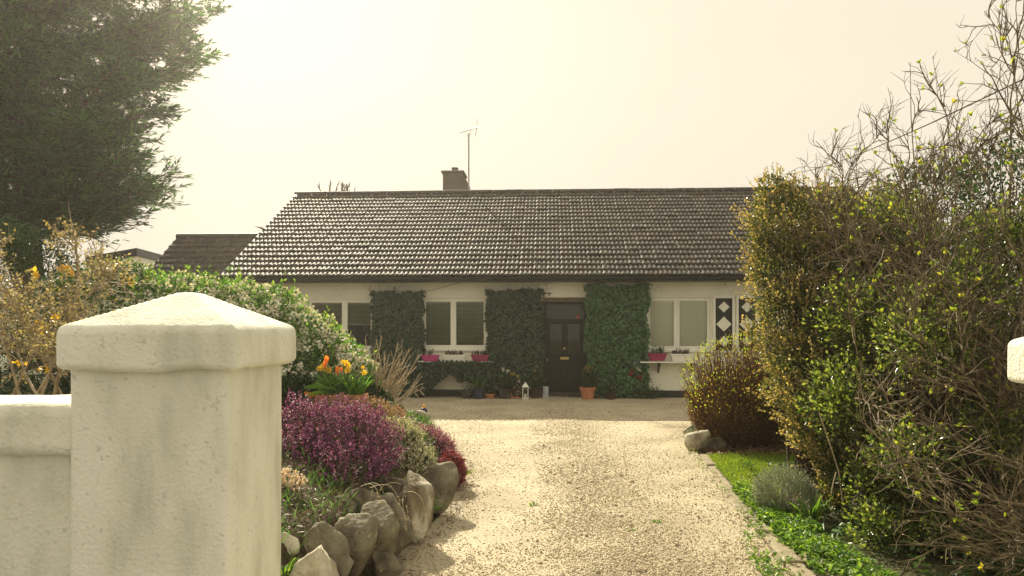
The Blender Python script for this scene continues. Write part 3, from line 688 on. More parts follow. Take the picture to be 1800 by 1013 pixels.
# ------------------------------------------------------------------ windows
def window(op, lights, blind, mat, lift=0.0):
    u0, u1, z0, z1 = op; f = 0.045; v = 0.05
    m = MB(H); m.box(u0, u1, v, v + 0.07, z0, z0 + f); m.box(u0, u1, v, v + 0.07, z1 - f, z1)
    m.box(u0, u0 + f, v, v + 0.07, z0 + f, z1 - f); m.box(u1 - f, u1, v, v + 0.07, z0 + f, z1 - f)
    edges = [u0 + f] + [x for x in lights] + [u1 - f]
    for x in lights: m.box(x - 0.03, x + 0.03, v, v + 0.07, z0 + f, z1 - f)
    fr = m.build('window', MT['white'], house)
    for i in range(len(edges) - 1):
        a = edges[i] + (0.03 if i else 0); b = edges[i+1] - (0.03 if i < len(edges) - 2 else 0)
        m = MB(H); w = 0.035; zz0, zz1 = z0 + f, z1 - f
        m.box(a, b, v - 0.012, v + 0.04, zz0, zz0 + w); m.box(a, b, v - 0.012, v + 0.04, zz1 - w, zz1); m.box(a, a + w, v - 0.012, v + 0.04, zz0 + w, zz1 - w); m.box(b - w, b, v - 0.012, v + 0.04, zz0 + w, zz1 - w)
        m.build('sash', MT['white'], fr)
        MB(H).box(a + w, b - w, v + 0.015, v + 0.021, zz0 + w, zz1 - w).build('pane', MT['glass'], fr)
        bz0 = zz0 + w + (lift[i] if isinstance(lift, (list, tuple)) else lift); m = MB(H); z = zz1 - w
        if blind:
            m.box(a + 0.01, b - 0.01, v + 0.045, v + 0.075, z - 0.03, z + 0.0)
            z -= 0.04
            while z > bz0:
                t = 0.0145 if mat is MT['blindw'] else 0.009; V = [(a + 0.012, v + 0.068, z - t), (b - 0.012, v + 0.068, z - t), (b - 0.012, v + 0.045, z + t), (a + 0.012, v + 0.045, z + t)]
                m.add(V, [(0, 1, 2, 3)]); z -= 0.030
            m.box(a + 0.012, b - 0.012, v + 0.10, v + 0.13, max(z - 0.01, zz0), z + 0.008)
            for cu_ in (a + (b - a) * 0.2, a + (b - a) * 0.8): m.box(cu_, cu_ + 0.004, v + 0.10, v + 0.102, z, zz1 - w)
            m.build('blind', mat, fr, kind='stuff')
    return fr
window(op_L, [fu(605)], True, MT['blind'], [0.0, 0.5])
wM = window(op_M, [fu(796.5)], True, MT['blind'], 0.0)
wR = window(op_R, [fu(1190)], True, MT['blindw'], 0.0)
for op in (op_L, op_M, op_R):
    MB(H).cbox(op[0] - 0.06, op[1] + 0.06, -0.06, 0.06, op[2] - 0.055, op[2] - 0.002, 0.006).build('window_sill', MT['white'], house)
    MB(H).box(op[0] - 0.02, op[1] + 0.02, -0.014, -0.001, op[3] + 0.002, op[3] + 0.03).build('window_head', MT['white'], house)

# ------------------------------------------------------------------ door
m = MB(H); vd = 0.20; dx0, dx1 = fu(957, vd), fu(1030, vd); dz1 = fz(990, 531, vd); ztr = fz(990, 563, vd)
MB(H).box(op_D[0] - 0.03, op_D[1] + 0.03, -0.05, 0.30, 0.0, 0.115).build('doorstep', MT['greypot'], house)
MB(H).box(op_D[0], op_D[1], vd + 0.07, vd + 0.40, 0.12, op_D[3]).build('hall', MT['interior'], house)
m = MB(H); m.box(op_D[0] + 0.002, op_D[1] - 0.002, vd - 0.12, vd + 0.06, dz1 + 0.0, op_D[3] - 0.002); m.build('door_head', MT['soffit'], house)
m = MB(H); m.box(op_D[0] + 0.002, dx0 + 0.06, vd - 0.02, vd + 0.06, 0.121, dz1 - 0.002); m.box(dx1 - 0.06, op_D[1] - 0.002, vd - 0.02, vd + 0.06, 0.121, dz1 - 0.002); m.box(dx0 + 0.06, dx1 - 0.06, vd - 0.02, vd + 0.06, ztr - 0.03, ztr + 0.03); m.box(dx0 + 0.06, dx1 - 0.06, vd - 0.02, vd + 0.06, dz1 - 0.06, dz1 - 0.002)
dfr = m.build('door_frame', MT['door'], house)
MB(H).box(dx0 + 0.06, dx1 - 0.06, vd + 0.02, vd + 0.026, ztr + 0.03, dz1 - 0.06).build('transom_pane', MT['glass'], dfr)
MB(H).box(fu(1014, vd), fu(1018.5, vd), vd + 0.012, vd + 0.018, fz(1016, 561, vd) , fz(1016, 555, vd)).build('sticker', MT['red'], dfr)
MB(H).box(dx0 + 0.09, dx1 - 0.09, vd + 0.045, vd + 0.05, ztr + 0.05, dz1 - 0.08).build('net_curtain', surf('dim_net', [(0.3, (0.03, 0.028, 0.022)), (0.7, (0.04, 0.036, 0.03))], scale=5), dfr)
# leaf with two tall glazed panels and two lower raised panels
a, b = dx0 + 0.062, dx1 - 0.062; z0, z1 = 0.125, ztr - 0.032
g0, g1 = fz(990, 622, vd), fz(990, 570, vd); ga = (fu(967, vd), fu(987, vd)); gb = (fu(998, vd), fu(1019, vd))
m = MB(H); v0, v1 = vd + 0.0, vd + 0.045
m.box(a, ga[0], v0, v1, z0, z1); m.box(ga[1], gb[0], v0, v1, z0, z1); m.box(gb[1], b, v0, v1, z0, z1)
for (p, q) in (ga, gb): m.box(p, q, v0, v1, g1, z1); m.box(p, q, v0, v1, z0, g0)
door = m.build('door', MT['door'], house)
for (p, q) in (ga, gb):
    MB(H).box(p, q, v0 + 0.02, v0 + 0.026, g0, g1).build('door_pane', MT['glass'], door)
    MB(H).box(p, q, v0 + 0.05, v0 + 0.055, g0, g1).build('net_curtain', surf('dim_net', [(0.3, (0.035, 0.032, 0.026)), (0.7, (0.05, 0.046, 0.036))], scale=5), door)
    MB(H).cbox(p, q, v0 - 0.014, v0 - 0.001, z0 + 0.12, g0 - 0.22, 0.006).build('door_panel', MT['door'], door)
m = MB(H); zl = fz(992, 630, vd); m.cbox(fu(985, vd), fu(1000, vd), v0 - 0.016, v0 - 0.001, zl - 0.03, zl + 0.03, 0.004); m.build('letterbox', MT['brass'], door)
m = MB(); m.lathe((0, 0, 0), [(0.03, 0), (0.03, 0.01), (0.012, 0.015), (0.012, 0.03), (0.03, 0.04), (0.028, 0.055), (0.01, 0.062)], 14)
pk = np.array(H(fu(992, vd), v0 - 0.001, fz(992, 613, vd))); m.V = [(v[0] + pk[0], pk[1] - v[2], v[1] + pk[2]) for v in m.V]; m.build('door_knob', MT['brass'], door)
m = MB(H); q = fu(962, vd); zk = fz(962, 633, vd); m.box(q - 0.012, q + 0.012, v0 - 0.03, v0 - 0.001, zk - 0.02, zk + 0.02); m.build('keyhole_plate', MT['brass'], door)

# plaque over the door
m = MB(H); p0, p1 = fu(947), fu(974); q0, q1 = fz(960, 515), fz(960, 498.5)
m.cbox(p0, p1, -0.02, -0.001, q0, q1, 0.012); pl = m.build('house_plaque', MT['white'], house)
m = MB(H)
m.box((p0+p1)/2 - 0.02, (p0+p1)/2 + 0.012, -0.024, -0.0205, q1 - 0.06, q1 - 0.03); m.box((p0+p1)/2 - 0.01, (p0+p1)/2 + 0.002, -0.024, -0.0205, q1 - 0.075, q1 - 0.0602)
m.box(p0 + 0.06, p1 - 0.05, -0.022, -0.0205, q1 - 0.115, q1 - 0.109); m.box(p0 + 0.09, p1 - 0.1, -0.022, -0.0205, q1 - 0.145, q1 - 0.139)
m.build('plaque_emblem', surf('faded_brown_print', [(0.3, (0.30, 0.25, 0.16)), (0.7, (0.36, 0.31, 0.2))]), pl, kind='stuff')
m = MB(H); m.box(p0 + 0.03, p1 - 0.06, -0.03, -0.001, q0 - 0.02, q0 - 0.002); m.box(p0 + 0.24, p0 + 0.26, -0.03, -0.001, q0 - 0.07, q0 - 0.021); m.build('plaque_bracket', MT['iron'], pl)

# diamond shutters
def shutter(xa, xb, ya, yb, diamonds, label):
    u0, u1 = fu(xa), fu(xb); z0, z1 = fz(xa, yb), fz(xa, ya)
    root = empty('diamond_shutter', H((u0+u1)/2, 0, z0), label, 'shutter', 'black shutters with white diamonds')
    MB(H).box(u0, u1, -0.03, -0.002, z0, z1).build('panel', surf('black_shutter_paint', [(0.3, (0.012, 0.014, 0.017)), (0.7, (0.02, 0.023, 0.026))], rough=0.6), root)
    f = 0.05; m = MB(H); m.box(u0 - f, u0 - 0.001, -0.05, -0.002, z0 - f, z1 + f); m.box(u1 + 0.001, u1 + f, -0.05, -0.002, z0 - f, z1 + f); m.box(u0, u1, -0.05, -0.002, z1 + 0.001, z1 + f); m.box(u0, u1, -0.05, -0.002, z0 - f, z0 - 0.001)
    m.build('frame', MT['white'], root)
    for (yc, hw) in diamonds:
        zc = fz(xa, yc); w = hw / 76.0; uc = (u0 + u1) / 2
        m = MB(H); m.prism([(uc - w, -0.031, zc), (uc, -0.031, zc - w), (uc + w, -0.031, zc), (uc, -0.031, zc + w)], (0, 0, 0), (0, -0.012, 0)); m.build('diamond', MT['wall'], root)
shutter(1257, 1286.5, 524.5, 616, [(540, 9.5), (570, 13), (600, 9.5)], 'black shutter with white diamonds immediately right of the cream blinds')
shutter(1297.5, 1327, 524.5, 616, [(540, 9.5), (570, 13), (600, 9.5)], 'second black diamond shutter, half covered by the golden shrub')
shutter(506, 534, 527.5, 616, [(543, 9.5), (572, 13), (601, 9.5)], 'black shutter at the end of the front wall, mostly behind white blossom')
# hanging-basket hooks on the wall
for xx, lab in ((503, 'small black wall hook near the end of the front wall above the blossom'), (694, 'small black wall hook above the first ivy panel')):
    c = H(fu(xx), 0, fz(xx, 512)); m = MB(H); u = fu(xx); z = fz(xx, 513)
    m.box(u - 0.012, u + 0.012, -0.02, -0.001, z - 0.10, z + 0.12); m.box(u - 0.10, u - 0.013, -0.03, -0.012, z - 0.0, z + 0.022); m.box(u - 0.012, u + 0.012, -0.22, -0.021, z, z + 0.02); m.tube([(u, -0.04, z - 0.08), (u, -0.2, z)], 0.008)
    m.build('wall_hook', MT['iron'], None, loc=c, label=lab, cat='hook')

# ------------------------------------------------------------------ window boxes on shelves
def sprigs(name, c, rx, ry, h, n, mat, parent, lean=0.35, L=0.05, W=0.02, per=6):
    """small upright plant: leaves along short shoots"""
    c = np.asarray(c, float); S = c + np.stack([RG.uniform(-rx, rx, n), RG.uniform(-ry, ry, n), np.zeros(n)], 1)
    d = np.stack([RG.normal(0, lean, n), RG.normal(0, lean, n), np.ones(n)], 1); Pn = grow(S, d, h * RG.uniform(0.5, 1.1, n), 4, 0.1, 0.15)
    V, F = tubes(Pn, taper(0.0035, 0.4, n, 4), 3)
    part('stems', V, F, MT['greenstem'], parent)
    s, dd, t, pi = side(Pn, per, 0.15, 0.8)
    leaves(name, s, dd, rdir(len(s)), L * RG.uniform(0.6, 1.2, len(s)), W, mat, parent)
def wbox(xa, xb, ytop, ybot, mat, label, plant, pm, hp=0.12, n=26, **kw):
    v = -0.34; u0, u1 = fu(xa, v), fu(xb, v); z1, z0 = fz(xa, ytop, v), fz(xa, ybot, v); t = 0.05
    root = empty('window_box', H((u0+u1)/2, -0.24, z0), label, 'window box', 'planted window boxes under the front windows')
    va, vb = -0.34, -0.16; m = MB(H)
    # tapered trough with rim
    prof = lambda z, e: [(u0 + e, va + e * .5, z), (u1 - e, va + e * .5, z), (u1 - e, vb - e * .5, z), (u0 + e, vb - e * .5, z)]
    V = prof(z0, t) + prof(z1 - 0.025, 0.006) + prof(z1 - 0.025, -0.008) + prof(z1, -0.008) + prof(z1, 0.008) + prof(z1 - 0.03, 0.012)
    F = [(3, 2, 1, 0), (20, 21, 22, 23)]
    for r in range(5):
        for i in range(4): j = (i + 1) % 4; F.append((r*4+i, r*4+j, r*4+4+j, r*4+4+i))
    m.add(V, F); m.build('trough', mat, root)
    MB(H).box(u0 + 0.02, u1 - 0.02, va + 0.02, vb - 0.02, z1 - 0.045, z1 - 0.018).build('compost', MT['soil'], root)
    c = H((u0+u1)/2, -0.25, z1 - 0.02); kw.setdefault('rx', (u1-u0)/2 - 0.05)
    sprigs(plant, c, kw.pop('rx'), 0.05, hp, n, pm, root, **kw)
    return root
for xa, xb, zz in ((732, 868, 0), (1122, 1232, 0)):
    z = fz(900, 634.5, -0.2)
    root = empty('window_shelf', H(fu((xa+xb)/2), 0, z - 0.04), 'narrow white shelf carrying the window boxes beside the ' + ('cream blinds' if xa > 1000 else 'dark middle window'), 'shelf')
    MB(H).cbox(fu(xa), fu(xb), -0.345 if xa > 1000 else -0.30, -0.002, z - 0.035, z - 0.004, 0.004).build('board', MT['white'], root)
    for xx in ((1157, 1215) if xa > 1000 else (760, 845)):
        u = fu(xx); m = MB(H); m.box(u - 0.015, u + 0.015, -0.03, -0.002, z - 0.28, z - 0.036); m.prism([(u - 0.012, -0.31, z - 0.0365), (u - 0.012, -0.03, z - 0.0365), (u - 0.012, -0.03, z - 0.25)], (0, 0, 0), (0.024, 0, 0)); m.build('bracket', MT['iron'], root)
wbox(740.5, 771, 624.5, 635.5, MT['pink'], 'bright magenta window box below the middle window', 'leaves', MT['darkleaf'], 0.14, 8, rx=0.06)
wbox(779.5, 817.5, 624, 636, MT['white'], 'cream window box standing between the magenta box and the raspberry box', 'leaves', MT['winelaef'], 0.10, 34)
wbox(827.5, 859, 624, 635.5, MT['maroon'], 'dull raspberry window box touching the second ivy panel', 'leaves', MT['winelaef'], 0.11, 26)
wbox(1140.5, 1172.5, 621.5, 634.5, MT['maroon'], 'raspberry window box with a green clump under the cream blinds', 'leaves', MT['shrubleaf'], 0.20, 34, rx=0.12)
wbox(1179.5, 1217.5, 622.5, 635.5, MT['white'], 'cream window box beside the russet round shrub', 'leaves', MT['winelaef'], 0.13, 34)

# ------------------------------------------------------------------ side extension and flat-roofed outbuilding
EY0 = 20.5; ER = math.radians(2.95)
def ext(px, py, Y): return P(px, py, Y)
pe = ext(250, 490, 19.0); pr = ext(312, 417, 19.0 * 1.095)
pA = pe - (pr - pe) * 0.28     # eave carried on behind the blossom
dxy = Vector((math.cos(ER), -math.sin(ER), 0)); WE = 5.2
wing = empty('side_wing', (pA[0] + 2.5, pA[1] + 1.5, 0), 'lower tiled wing set back at the side of the bungalow', 'house')
up = Vector(pr - pA); up = up - dxy * up.dot(dxy); SLE = up.length; upn = up.normalized(); nrm = dxy.cross(upn)
o0 = Vector(pA)
def E(u, s, n): p = o0 + dxy * u + upn * s + nrm * n; return (p.x, p.y, p.z)
back = Vector((up.x, up.y, -up.z)); q = [Vector(E(0.0, 0, -0.03)), Vector(E(WE, 0, -0.03)), Vector(E(WE, SLE, -0.03)), Vector(E(0.0, SLE, -0.03))]
wr_ = part('roof', [*q, q[3] + back, q[2] + back, q[0] - Vector((0, 0, .08)), q[1] - Vector((0, 0, .08)), q[3] + back - Vector((0, 0, .08)), q[2] + back - Vector((0, 0, .08))], [(0, 1, 2, 3), (3, 2, 5, 4), (0, 6, 7, 1), (4, 5, 9, 8), (6, 8, 9, 7)], MT['tile'], wing)
B2 = Matrix((dxy, upn, nrm)).transposed().to_4x4()
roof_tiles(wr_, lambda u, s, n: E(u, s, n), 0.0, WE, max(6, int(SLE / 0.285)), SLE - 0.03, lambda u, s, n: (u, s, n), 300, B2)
hz_ = Vector((dxy.x * 0.35, dxy.y * 0.35, 0)); ln = dxy * (WE - 0.4); inn = Vector((up.x, up.y, 0)).normalized()
a = o0 + hz_ + inn * 0.4; b = a + Vector((back.x * 2 - inn.x * 0.8, back.y * 2 - inn.y * 0.8, 0)); zc = pA[2] + 0.15
c_ = (a + b) / 2; zr_ = pr[2] - 0.12
V = [(a.x, a.y, 0), (b.x, b.y, 0), (b.x, b.y, zc), (c_.x, c_.y, zr_), (a.x, a.y, zc)]; V += [(x + ln.x, y + ln.y, z) for x, y, z in V]
part('walls', V, [(0, 1, 2, 3, 4), (9, 8, 7, 6, 5), (0, 4, 9, 5), (1, 6, 7, 2)], MT['wall'], wing)
ridm = MB(); ridm.tube([E(0, SLE, 0.0), E(WE, SLE, 0.0)], 0.11, 8); ridm.build('ridge', MT['tile'], wr_)
# outbuilding
ob = P(240, 436, 21.0); oL = P(150, 452, 19.5); oR = P(300, 452, 24.5)
out = empty('outbuilding', (ob[0], ob[1], 0), 'cream outbuilding with dark flat roof edge peeping over the blossom', 'outbuilding')
def quadwall(a, b, z0, z1a, z1b): return [(a[0], a[1], z0), (b[0], b[1], z0), (b[0], b[1], z1b), (a[0], a[1], z1a)]
fourth = oL + oR - ob
zt0 = ob[2]; zL = oL[2]; zR = oR[2]; z4 = zL + zR - zt0
ins = lambda p, q, r: p + (q - p) * 0.06 + (r - p) * 0.06
cs = [ob, oL, fourth, oR]; tz = [zt0, zL, z4, zR]
V = []; 
for c, z in zip(cs, tz): V.append((c[0], c[1], z - 0.22))
for c, z in zip(cs, tz): V.append((c[0], c[1], z))
part('roof', V, [(3, 2, 1, 0), (4, 5, 6, 7), (0, 1, 5, 4), (1, 2, 6, 5), (2, 3, 7, 6), (3, 0, 4, 7)], MT['gutter'], out)
cen = (ob + fourth) / 2; V = []
for z in (0, 1):
    for c, t_ in zip(cs, tz): p = c + (cen - c) * 0.10; V.append((p[0], p[1], (t_ - 0.23) * z))
part('walls', V, [(0, 1, 5, 4), (1, 2, 6, 5), (2, 3, 7, 6), (3, 0, 4, 7), (4, 5, 6, 7)], MT['wall'], out)

# ================================================================== THINGS BY THE DOOR
RG = np.random.default_rng(41); random.seed(41)
def gnd(x, v): return np.array(H(fu(x, v), v, 0.0))
def pot(x, v, rt, rb, h, mat, label, cat='plant pot', rim=0.02, name='plant_pot', fill=True):
    c = gnd(x, v); c[2] = 0.014
    root = empty(name, c, label, cat)
    m = MB(); m.lathe(c, [(rb * 0.96, 0), (rb, 0.006), (rt * 0.97, h - rim * 1.6), (rt + 0.012, h - rim * 1.5), (rt + 0.014, h), (rt - 0.008, h), (rt - 0.016, h - 0.03)], 24, cap=False)
    m.F.append(tuple(range(23, -1, -1))); m.build('pot', mat, root, smooth=False)
    if fill: MB().lathe(c, [(0.001, h - 0.025), (rt - 0.015, h - 0.03)], 24, cap=False).build('compost', MT['soil'], root)
    return root, c + [0, 0, h - 0.02]
def blades(name, c, r, n, L, W, mat, parent, spread=0.5, K=4, droop=0.5):
    """strap leaves as folded strips"""
    c = np.asarray(c, float); a = RG.uniform(0, 2*math.pi, n); rr = r * np.sqrt(RG.random(n))
    S = c + np.stack([np.cos(a) * rr, np.sin(a) * rr, np.zeros(n)], 1)
    d = np.stack([np.cos(a) * spread * RG.random(n), np.sin(a) * spread * RG.random(n), np.ones(n)], 1)
    Pn = grow(S, d, L * RG.uniform(0.6, 1.1, n), K, 0, 0.06, droop)
    T = unit(Pn[:, -1] - Pn[:, 0]); sd = unit(np.cross(T, rdir(n)))
    w = W * np.array([0.7, 1.0, 0.8, 0.05] if K == 4 else np.interp(np.linspace(0, 1, K), [0, 0.4, 1], [0.7, 1, 0.05]))
    A = Pn + sd[:, None, :] * w[None, :, None] * 0.5; B = Pn - sd[:, None, :] * w[None, :, None] * 0.5
    V = np.stack([A, B], 2).reshape(-1, 3); idx = np.arange(n * K * 2).reshape(n, K, 2)
    F = np.stack([idx[:, :-1, 0], idx[:, :-1, 1], idx[:, 1:, 1], idx[:, 1:, 0]], -1).reshape(-1, 4)
    return part(name, V, F, mat, parent)
def cloud(name, c, r, n, L, W, mat, parent):
    c = np.asarray(c, float); Q = c + rdir(n) * np.asarray(r) * (RG.random((n, 1)) ** 0.5)
    return leaves(name, Q, rdir(n) + [0, 0, 0.3], rdir(n), L * RG.uniform(0.6, 1.2, n), W, mat, parent)

r_, c = pot(820, -0.45, 0.16, 0.10, 0.17, MT['greypot'], 'low charcoal bowl with a few small shoots, first pot on the wall side'); sprigs('leaves', c, 0.1, 0.08, 0.18, 12, MT['darkleaf'], r_)
r_, c = pot(841, -0.5, 0.125, 0.10, 0.24, MT['bluepot'], 'dark blue pot of tall green spear leaves'); blades('leaves', c, 0.08, 40, 0.42, 0.022, MT['shrubleaf'], r_, 0.4)
r_, c = pot(861, -0.4, 0.12, 0.09, 0.10, MT['terracotta'], 'low terracotta dish between the blue pot and the charcoal tub'); cloud('leaves', c + [0, 0, 0.06], (0.1, 0.1, 0.07), 160, 0.05, 0.03, MT['darkleaf'], r_)
r_, c = pot(888, -0.45, 0.15, 0.12, 0.22, MT['greypot'], 'charcoal tub holding a bushy dark green plant'); blades('leaves', c, 0.1, 90, 0.38, 0.03, MT['darkleaf'], r_, 0.9); cloud('foliage', c + [0, 0, 0.12], (0.2, 0.16, 0.14), 350, 0.06, 0.035, MT['darkleaf'], r_)
r_, c = pot(944, -0.45, 0.135, 0.115, 0.235, MT['brownpot'], 'dark brown pot with a leafy plant next to the white lantern'); blades('leaves', c, 0.09, 60, 0.4, 0.025, MT['darkleaf'], r_, 0.5)
cloud('foliage', c + [0, 0, 0.18], (0.14, 0.12, 0.18), 260, 0.06, 0.035, MT['darkleaf'], r_)
r_, c = pot(1033, -0.45, 0.175, 0.13, 0.265, MT['terracotta'], 'orange terracotta pot at the right of the front door', rim=0.035); blades('leaves', c, 0.1, 40, 0.45, 0.03, MT['darkleaf'], r_, 0.5); cloud('flowers', c + [0.02, 0, 0.42], (0.12, 0.1, 0.09), 60, 0.05, 0.035, leafmat('dull_ochre_petal', [(0.28, 0.20, 0.03), (0.2, 0.17, 0.04)], trans=0.2, tcol=0.8), r_)
cloud('foliage', c + [0, 0, 0.2], (0.16, 0.12, 0.2), 260, 0.05, 0.03, MT['darkleaf'], r_)
r_, c = pot(1073, -0.5, 0.12, 0.09, 0.14, MT['brownpot'], 'small dark pot under the third ivy panel'); cloud('foliage', c + [0, 0, 0.14], (0.13, 0.12, 0.15), 260, 0.05, 0.03, MT['darkleaf'], r_); cloud('bloom', c + [0.01, -0.05, 0.14], (0.015, 0.015, 0.04), 8, 0.04, 0.03, MT['whiteflower'], r_)

# round barrel-end ornament
c = gnd(910, -0.45); c[2] = 0.014; r_ = empty('snail_ornament', c, 'small round snail shaped ornament beside the white lantern', 'ornament')
m = MB(); m.xf = None; 
ring = [(c[0] + 0.10 * math.cos(a), c[1], c[2] + 0.11 + 0.10 * math.sin(a)) for a in np.linspace(0, 2 * math.pi, 22)]; m.tube(ring, 0.024, 8)
spi = [(c[0] + (0.065 - 0.008 * a) * math.cos(a), c[1] - 0.015, c[2] + 0.11 + (0.065 - 0.008 * a) * math.sin(a)) for a in np.linspace(0, 7.5, 30)]
m.build('shell', MT['brownpot'], r_, smooth=True); m = MB(); m.tube(spi, 0.010, 6); m.build('spiral', MT['brass'], r_, smooth=True)
m = MB(); m.tube([(c[0] + 0.13, c[1], 0.03), (c[0] - 0.02, c[1], 0.03), (c[0] - 0.14, c[1], 0.05), (c[0] - 0.16, c[1], 0.13)], [0.012, 0.03, 0.028, 0.02], 8); m.build('body', MT['terracotta'], r_, smooth=True)

# lantern
c = gnd(923.5, -0.6); c[2] = 0.014; r_ = empty('lantern', c, 'white metal garden lantern standing left of the front door', 'lantern')
w = 0.066; hL = 0.27; m = MB(); m.cbox(c[0] - w, c[0] + w, c[1] - w, c[1] + w, c[2], c[2] + 0.025, 0.004)
for sx in (-1, 1):
    for sy in (-1, 1): m.box(c[0] + sx * (w - 0.008) - 0.007, c[0] + sx * (w - 0.008) + 0.007, c[1] + sy * (w - 0.008) - 0.007, c[1] + sy * (w - 0.008) + 0.007, c[2] + 0.0251, c[2] + hL)
m.build('frame', MT['white'], r_)
m = MB(); z = c[2] + hL + 0.001
m.add([(c[0]-w-.01,c[1]-w-.01,z),(c[0]+w+.01,c[1]-w-.01,z),(c[0]+w+.01,c[1]+w+.01,z),(c[0]-w-.01,c[1]+w+.01,z),(c[0]-.03,c[1]-.03,z+.07),(c[0]+.03,c[1]-.03,z+.07),(c[0]+.03,c[1]+.03,z+.07),(c[0]-.03,c[1]+.03,z+.07)], [(3,2,1,0),(4,5,6,7),(0,1,5,4),(1,2,6,5),(2,3,7,6),(3,0,4,7)])
m.lathe((c[0], c[1], z + 0.0701), [(0.022, 0), (0.026, 0.02), (0.01, 0.035)], 10); m.build('roof', MT['white'], r_)
MB().lathe((c[0], c[1], c[2] + 0.026), [(0.03, 0), (0.03, 0.09), (0.004, 0.095)], 12).build('candle', MT['white'], r_)
MB().box(c[0] - w + 0.016, c[0] + w - 0.016, c[1] - w + 0.002, c[1] - w + 0.004, c[2] + 0.026, c[2] + hL - 0.002).build('pane', MT['glass'], r_)

c = gnd(959, -0.42); c[2] = 0.014; m = MB(); m.cbox(c[0] - 0.063, c[0] + 0.063, c[1] - 0.05, c[1] + 0.05, c[2], c[2] + 0.27, 0.008); m.build('concrete_block', MT['slab'], None, loc=c, label='upright pale grey speckled block beside the doorstep', cat='block')

# trellis with yellow and white flowers between blue pot and lantern
c = np.array(H(fu(905), -0.12, 0.0)); r_ = empty('flower_trellis', c, 'small dark criss-cross trellis with a few flowers behind the pots', 'trellis')
m = MB(H)
u0, u1 = fu(880), fu(948); z0, z1 = 0.02, fz(900, 655)
for k in range(-5, 9):
    for sg in (1, -1):
        a = u0 + (u1 - u0) * k / 8.0; h = z1 - z0; dx = h * 0.8
        p = [(a, z0), (a + dx, z1)] if sg > 0 else [(a + dx, z0), (a, z1)]
        (ua, za), (ub, zb_) = p
        # clip to panel
        def clip(ua, za, ub, zb_):
            t0, t1 = 0.0, 1.0
            for lo, hi in ((u0, u1),):
                d = ub - ua
                ta, tb = sorted(((lo - ua) / d, (hi - ua) / d)); t0 = max(t0, ta); t1 = min(t1, tb)
            return (t0, t1)
        t0, t1 = clip(ua, za, ub, zb_)
        if t1 - t0 > 0.08:
            A = (ua + (ub-ua)*t0, -0.10 - 0.012*sg, za + (zb_-za)*t0); B = (ua + (ub-ua)*t1, -0.10 - 0.012*sg, za + (zb_-za)*t1)
            m = MB(H); m.tube([A, B], 0.012, 4); m.build('lath', MT['bark'], r_)
for (xx, yy, mt) in ((846, 654, 'orange'), (900, 658, 'yellow'), (909, 662, 'yellow'), (894, 652, 'whiteflower'), (912, 669, 'whiteflower'), (901, 672, 'whiteflower'), (884, 650, 'whiteflower'), (945, 645, 'bud'), (940, 652, 'bud')):
    cloud('flower', P(xx, yy, 16.15), (0.035, 0.03, 0.03), 9, 0.05, 0.04, MT[mt], r_)

# rose-like plant with two red blooms and pale leaves right of third ivy
c = np.array(H(fu(1118), -0.35, 0.014)); r_ = empty('flowering_plant', c, 'tall plant with two dark red blooms and pale blue flowers against the third ivy panel', 'flowering plant')
m = MB(); m.tube([c, c + [-0.03, 0, 0.25], P(1117, 655, 16.1), P(1112, 640, 16.1)], 0.012, 5); m.tube([c + [-0.03, 0, 0.25], P(1124, 665, 16.1)], 0.008, 5); m.build('stem', MT['bark'], r_)
for (xx, yy, rr) in ((1123.5, 664, 0.075), (1108, 654, 0.06), (1107, 659, 0.045)): cloud('bloom', P(xx, yy, 16.05), (rr, 0.05, rr), 60, 0.05, 0.045, MT['redflower'], r_)
for (xx, yy) in ((1121, 635.5), (1114, 641.5), (1116, 638)): cloud('pale_flower', P(xx, yy, 16.05), (0.03, 0.03, 0.045), 9, 0.07, 0.035, MT['blueflower'], r_)
for (xx, yy) in ((1119, 648), (1123, 652), (1105, 676), (1113, 672)): cloud('white_flower', P(xx, yy, 16.05), (0.05, 0.03, 0.035), 10, 0.06, 0.04, MT['whiteflower'], r_)
c = np.array(H(fu(1135), -0.35, 0.014)); r_ = empty('low_plant', c, 'low plant with cream flowers at the foot of the white wall', 'plant')
cloud('foliage', c + [0.05, 0, 0.12], (0.32, 0.12, 0.14), 420, 0.05, 0.03, MT['darkleaf'], r_); cloud('flowers', P(1130, 694, 16.1), (0.07, 0.04, 0.09), 26, 0.06, 0.04, MT['creamheather'], r_)
sprigs('leaves', c + [0.12, 0, 0], 0.1, 0.05, 0.42, 7, MT['darkleaf'], r_, L=0.05, W=0.03)
m = MB(); m.tube([P(1128, 661, 16.1), P(1138, 652, 16.1), P(1148, 650, 16.1), P(1156, 651, 16.1)], 0.004, 4); m.tube([c, P(1128, 661, 16.1)], 0.006, 4); m.build('stem', MT['bark'], r_)

